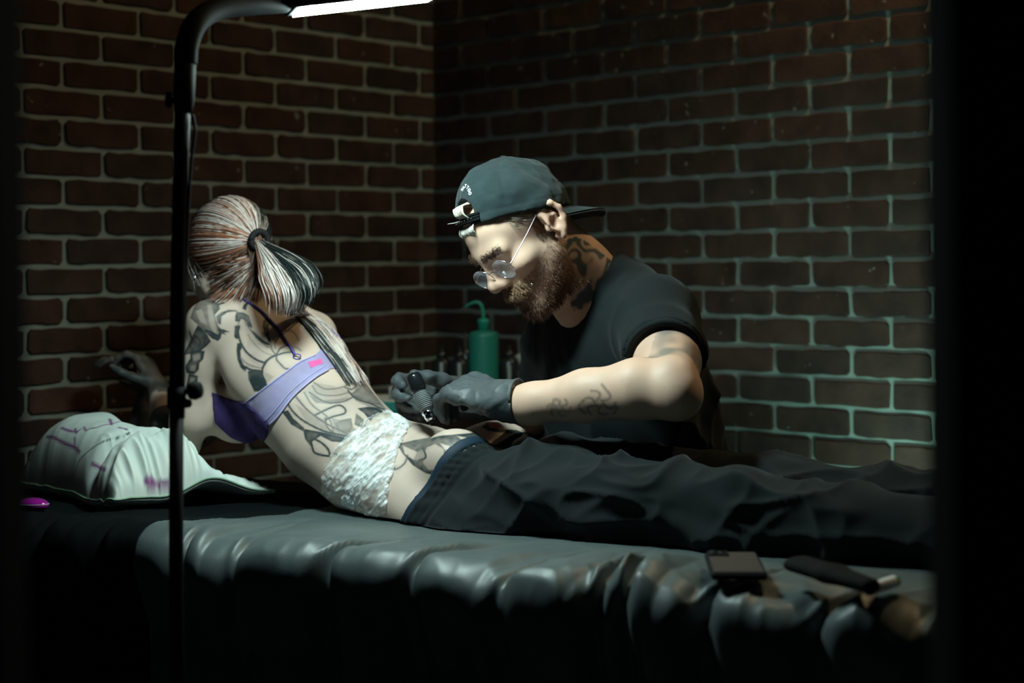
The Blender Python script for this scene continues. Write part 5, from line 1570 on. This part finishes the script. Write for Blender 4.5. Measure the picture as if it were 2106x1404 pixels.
# ================================================================== small things on the bench
def rest(px, py, lift):
    z = BZ + .012
    for _ in range(6):
        p = onz(px, py, z); z = float(bench_z((p - B0) @ E_, (p - B0) @ N_)) + lift
    return onz(px, py, z)
def bench_top(p): return float(bench_z((p - B0) @ E_, (p - B0) @ N_))
M_case = mat('phone_case', (.006, .007, .008), .75, spec=.15); M_back = mat('phone_back', (.060, .048, .040), .5, spec=.3)
q = [rest(1447, 1152, .010), rest(1552, 1160, .010), rest(1580, 1204, .010), rest(1464, 1206, .010)]
pcn = rest(1512, 1186, .010); pu = unit((1, -.06, 0)); pv = np.cross(UP, pu); plx, ply = .0375, .074
pz = max(bench_top(pcn + pu * i * plx + pv * j * ply) for i in (-1, 0, 1) for j in (-1, 0, 1)) + .002
pcn[2] = pz + .0055
phone = empty('mobile_phone', pcn - UP * .0055, 'black cased mobile phone lying face down on the bench with its camera showing', 'phone')
b = MB(); b.box(pcn, pu * plx, pv * ply, UP * .0055, .0035); b.build('case', M_case, phone)
b = MB(); b.box(pcn + UP * .0048, pu * (plx - .004), pv * (ply - .004), UP * .0012, .0008); b.build('back', M_back, phone)
cc = pcn + UP * .0072 + pv * (ply - .022) - pu * (plx - .018)
b = MB(); b.box(cc, pu * .0145, pv * .0145, UP * .0014, .001); b.build('camera_bump', M_case, phone)
for i, j in ((-1, -1), (1, 0), (-1, 1)):
    b = MB(); b.lathe(cc + pu * i * .006 + pv * j * .0065 + UP * .0012, [(.005, 0), (.005, .0014), (.004, .0018), (.0008, .0016)], 16); b.build('lens', mat('lens_black', (.01, .014, .016), .08), phone, True)
# long dark case and the small white tube beside it
p0, p1 = rest(1645, 1192, .014), rest(1790, 1238, .012); ax_ = unit((p1 - p0) * [1, 1, 0]); sd = np.cross(UP, ax_)
zc = max(bench_top(p0 + (p1 - p0) * t + sd * s) for t in (0, .25, .5, .75, 1) for s in (-.022, 0, .022)) + .002
cs = Field(); c0, c1 = p0.copy(), p1.copy(); c0[2] = c1[2] = zc + .012
cs.loft([(c0, .026, .011, sd), (c0 + (c1 - c0) * .5, .023, .012, sd), (c1, .014, .010, sd)], .006); cs.halfspace(c0 - UP * .011, -UP, .002)
pouch = link('glasses_case', cs.mesh('glasses_case', .0025, smooth=2), mat('dark_leather', (.007, .008, .008), .85, spec=.12, bump=(150, .4, .001))); tag(pouch, 'long dark soft case lying on the bench to the right of the phone', 'case')
w0, w1 = rest(1786, 1226, .012), rest(1842, 1221, .012); wz = max(bench_top(w0), bench_top(w1), bench_top((w0 + w1) / 2)) + .009
w0[2] = w1[2] = wz; tube = empty('tube', (w0 + w1) / 2 - UP * .009, 'small white tube with green ends lying at the right tip of the dark case', 'tube')
aw = unit(w1 - w0); Lw = np.linalg.norm(w1 - w0)
b = MB(); b.lathe(w0, [(.0075, .004), (.008, .005), (.008, Lw - .005), (.0075, Lw - .004)], 18, axis=aw); b.build('barrel', mat('white_plastic', (.82, .84, .82), .4), tube, True)
M_gcap = mat('green_plastic', (.02, .22, .13), .4)
for q_, h0 in ((w0, 0), (w1 - aw * .004, 0)):
    b = MB(); b.lathe(q_, [(.005, -.003), (.0078, -.001), (.0078, .004), (.005, .005)], 16, axis=aw); b.build('end_cap', M_gcap, tube, True)
# glossy magenta case near the pillow
g0 = rest(68, 1036, .012); gz = bench_top(g0) + .002; gcs = empty('gadget', (g0[0], g0[1], gz), 'small glossy magenta oval gadget lying on the bench in front of the pillow', 'gadget')
f_ = Field(); gx = unit((.97, -.25, 0)); gy = np.cross(UP, gx)
f_.ell(np.array((g0[0], g0[1], gz + .009)), (.031, .019, .0125), .004, [gx, gy, UP]); f_.halfspace(np.array((g0[0], g0[1], gz + .001)), -UP, .001)
link('shell', f_.mesh('shell', .0015, smooth=2), mat('gloss_magenta', (.30, .010, .26), .10, coat=1.0), gcs)
b = MB(); b.tube([np.array((g0[0], g0[1], gz + .0105)) + .0305 * math.cos(t) * gx + .0187 * math.sin(t) * gy for t in np.linspace(0, 2 * math.pi, 40)], .0009, 6, cap=False); b.build('seam', mat('grey_plastic', (.35, .38, .38), .4), gcs, True)

# ================================================================== work table behind the bench
TZ = .862
tx = unit((1, -.04, 0)); ty = np.cross(UP, tx); T0 = np.array((-.10, 3.82, 0))
tab = empty('work_table', T0, 'small dark work table with teal front edge between client and corner, holding inks and bottle', 'table')
M_tt = mat('table_top', (.05, .055, .055), .5); M_teal = mat('teal_edge', (.02, .24, .22), .5)
b = MB(); b.box(T0 + UP * (TZ - .012), tx * .30, ty * .17, UP * .012, .003); b.build('top', M_tt, tab)
b = MB(); b.box(T0 - ty * .174 + UP * (TZ - .010), tx * .302, ty * .004, UP * .012, .002); b.build('edge_strip', M_teal, tab)
for i in (-1, 1):
    for j in (-1, 1):
        b = MB(); b.tube([T0 + tx * .27 * i + ty * .14 * j + UP * (TZ - .02), T0 + tx * .27 * i + ty * .14 * j + UP * .001], .014, 10); b.build('leg', M_blackm, tab, True)
b = MB(); b.box(T0 + UP * .35, tx * .27, ty * .14, UP * .008, .002); b.build('lower_shelf', M_tt, tab)
b = MB(); ppc = T0 - tx * .13 - ty * .07 + UP * (TZ + .0012)
b.box(ppc, tx * .13, ty * .095, UP * .0008); pap = b.build('paper_towel', mat('paper', (.66, .66, .60), .9, bump=(80, .4, .001))); tag(pap, 'pale paper sheet covering the left end of the work table', 'paper')
def tpos(px, Y): 
    p = at(px, 700, Y); p[2] = TZ + .0005; return p
M_gb = mat('green_bottle', (.016, .17, .125), .45, spec=.4, sss=.2); M_gc = mat('green_cap', (.012, .22, .155), .45)
p = tpos(995, 3.80); sb = empty('squeeze_bottle', p, 'green plastic squeeze bottle with bent spout on the work table', 'bottle')
k = 3.80 / 3210
b = MB(); b.lathe(p, [(.034, 0), (.0365, .004), (.0365, .03), (.0362, .145), (.0355, .152), (.032, .156), (.020, .158), (.016, .160)], 32); b.build('bottle_body', M_gb, sb, True)
b = MB(); b.lathe(p, [(.0135, .155), (.0135, .178), (.0150, .180), (.0150, .186), (.012, .188), (.004, .190)], 24); b.build('screw_cap', M_gc, sb, True)
b = MB(); b.tube(spline([p + UP * .186, p + UP * .205 + tx * -.001, p + UP * .222 - tx * .006, p + UP * .229 - tx * .016, p + UP * .226 - tx * .030, p + UP * .217 - tx * .045], 24), [.0042] * 12 + list(np.linspace(.0042, .002, 12)), 10); b.build('spout', M_gc, sb, True)
M_ink = mat('ink_bottle', (.010, .012, .012), .35); M_lab = mat('grey_label', (.22, .25, .24), .7)
def ink_bottle(px, Y, r, h, label, lx):
    p = tpos(px, Y); t = empty('ink_bottle', p, label, 'bottle', 'dark ink bottles on the work table')
    b = MB(); b.lathe(p, [(r * .95, 0), (r, .003), (r, h * .66), (r * .8, h * .72), (r * .45, h * .76), (r * .45, h * .78)], 24); b.build('bottle_body', M_ink, t, True)
    b = MB(); b.lathe(p, [(r * .52, h * .76), (r * .52, h * .84), (r * .3, h * .87), (r * .12, h)], 18); b.build('nozzle_cap', M_ink, t, True)
    V = []; F = []
    for i in range(5):
        a = math.radians(-90 + lx - 9 + 18 * i / 4); 
        for zz_ in (h * .10, h * .60): V.append(p + np.array((math.cos(a) * (r + .0006), math.sin(a) * (r + .0006), zz_)))
    for i in range(4): F.append((2 * i, 2 * i + 2, 2 * i + 3, 2 * i + 1))
    b = MB(); b.add(V, F); b.build('label', M_lab, t, True)
ink_bottle(908, 3.80, .024, .125, 'dark ink bottle with faint grey label, furthest left of the three', 0)
ink_bottle(945, 3.78, .024, .125, 'dark ink bottle with clear grey label, just left of the green bottle', 0)
ink_bottle(1047, 3.80, .024, .125, 'dark ink bottle just right of the green squeeze bottle', 0)
p = tpos(957, 3.88); b = MB(); b.lathe(p, [(.020, 0), (.020, .10), (.006, .115), (.0035, .118), (.0030, .150), (.0015, .152)], 16)
tag(b.build('spray_bottle', M_ink, None, True), 'slim dark bottle with thin upright nozzle behind the ink bottles', 'bottle')
M_gl = mat('clear_glass', (.75, .80, .78), .06, spec=.6, alpha=.28)
p = tpos(815, 3.72); gj = empty('glass_jar', p + UP * .0015, 'small clear glass jar standing on the paper at the left of the table', 'jar')
b = MB(); b.lathe(p + UP * .002, [(.018, 0), (.020, .003), (.020, .024), (.0215, .026), (.0215, .029), (.0195, .029), (.0185, .025), (.0185, .004), (.002, .003)], 24); b.build('glass', M_gl, gj, True)
b = MB(); b.lathe(p + UP * .0055, [(.0178, 0), (.0178, .010), (.002, .0105)], 20); b.build('contents', mat('amber_fill', (.10, .06, .04), .4), gj, True)
p = tpos(1083, 3.84); rl = empty('paper_roll', p, 'cream paper roll lying on the table beside the seated person', 'roll')
b = MB(); rc = p + UP * .050; ra = unit((.92, .38, 0))
b.lathe(rc - ra * .02, [(.014, 0), (.014, -.001), (.049, -.001), (.050, 0), (.050, .09), (.049, .091), (.014, .091)], 36, axis=ra); b.build('paper', mat('cream_paper', (.56, .54, .42), .9, bump=(120, .3, .0008), var=(14, (.46, .50, .36), .2)), rl, True)
b = MB(); b.lathe(rc - ra * .021, [(.011, 0), (.0138, 0), (.0138, .093), (.011, .093)], 20, axis=ra); b.build('core', mat('card', (.25, .18, .11), .9), rl, True)
p = tpos(1096, 3.92); tb = empty('marker', p, 'slim white bottle with red and blue bands beside the seated person\'s chest', 'bottle')
for nm, h0, h1, r0_, cl_ in (('bottle_body', 0, .075, .017, (.55, .56, .54)), ('blue_band', .075, .098, .0172, (.03, .05, .30)), ('red_band', .098, .128, .0172, (.60, .03, .07)), ('cap', .128, .152, .0150, (.5, .5, .48))):
    b = MB(); b.lathe(p, [(r0_ * .97, h0), (r0_, h0 + .001), (r0_, h1 - .001), (r0_ * .97, h1)], 20); b.build(nm, mat(nm, cl_, .5), tb, True)
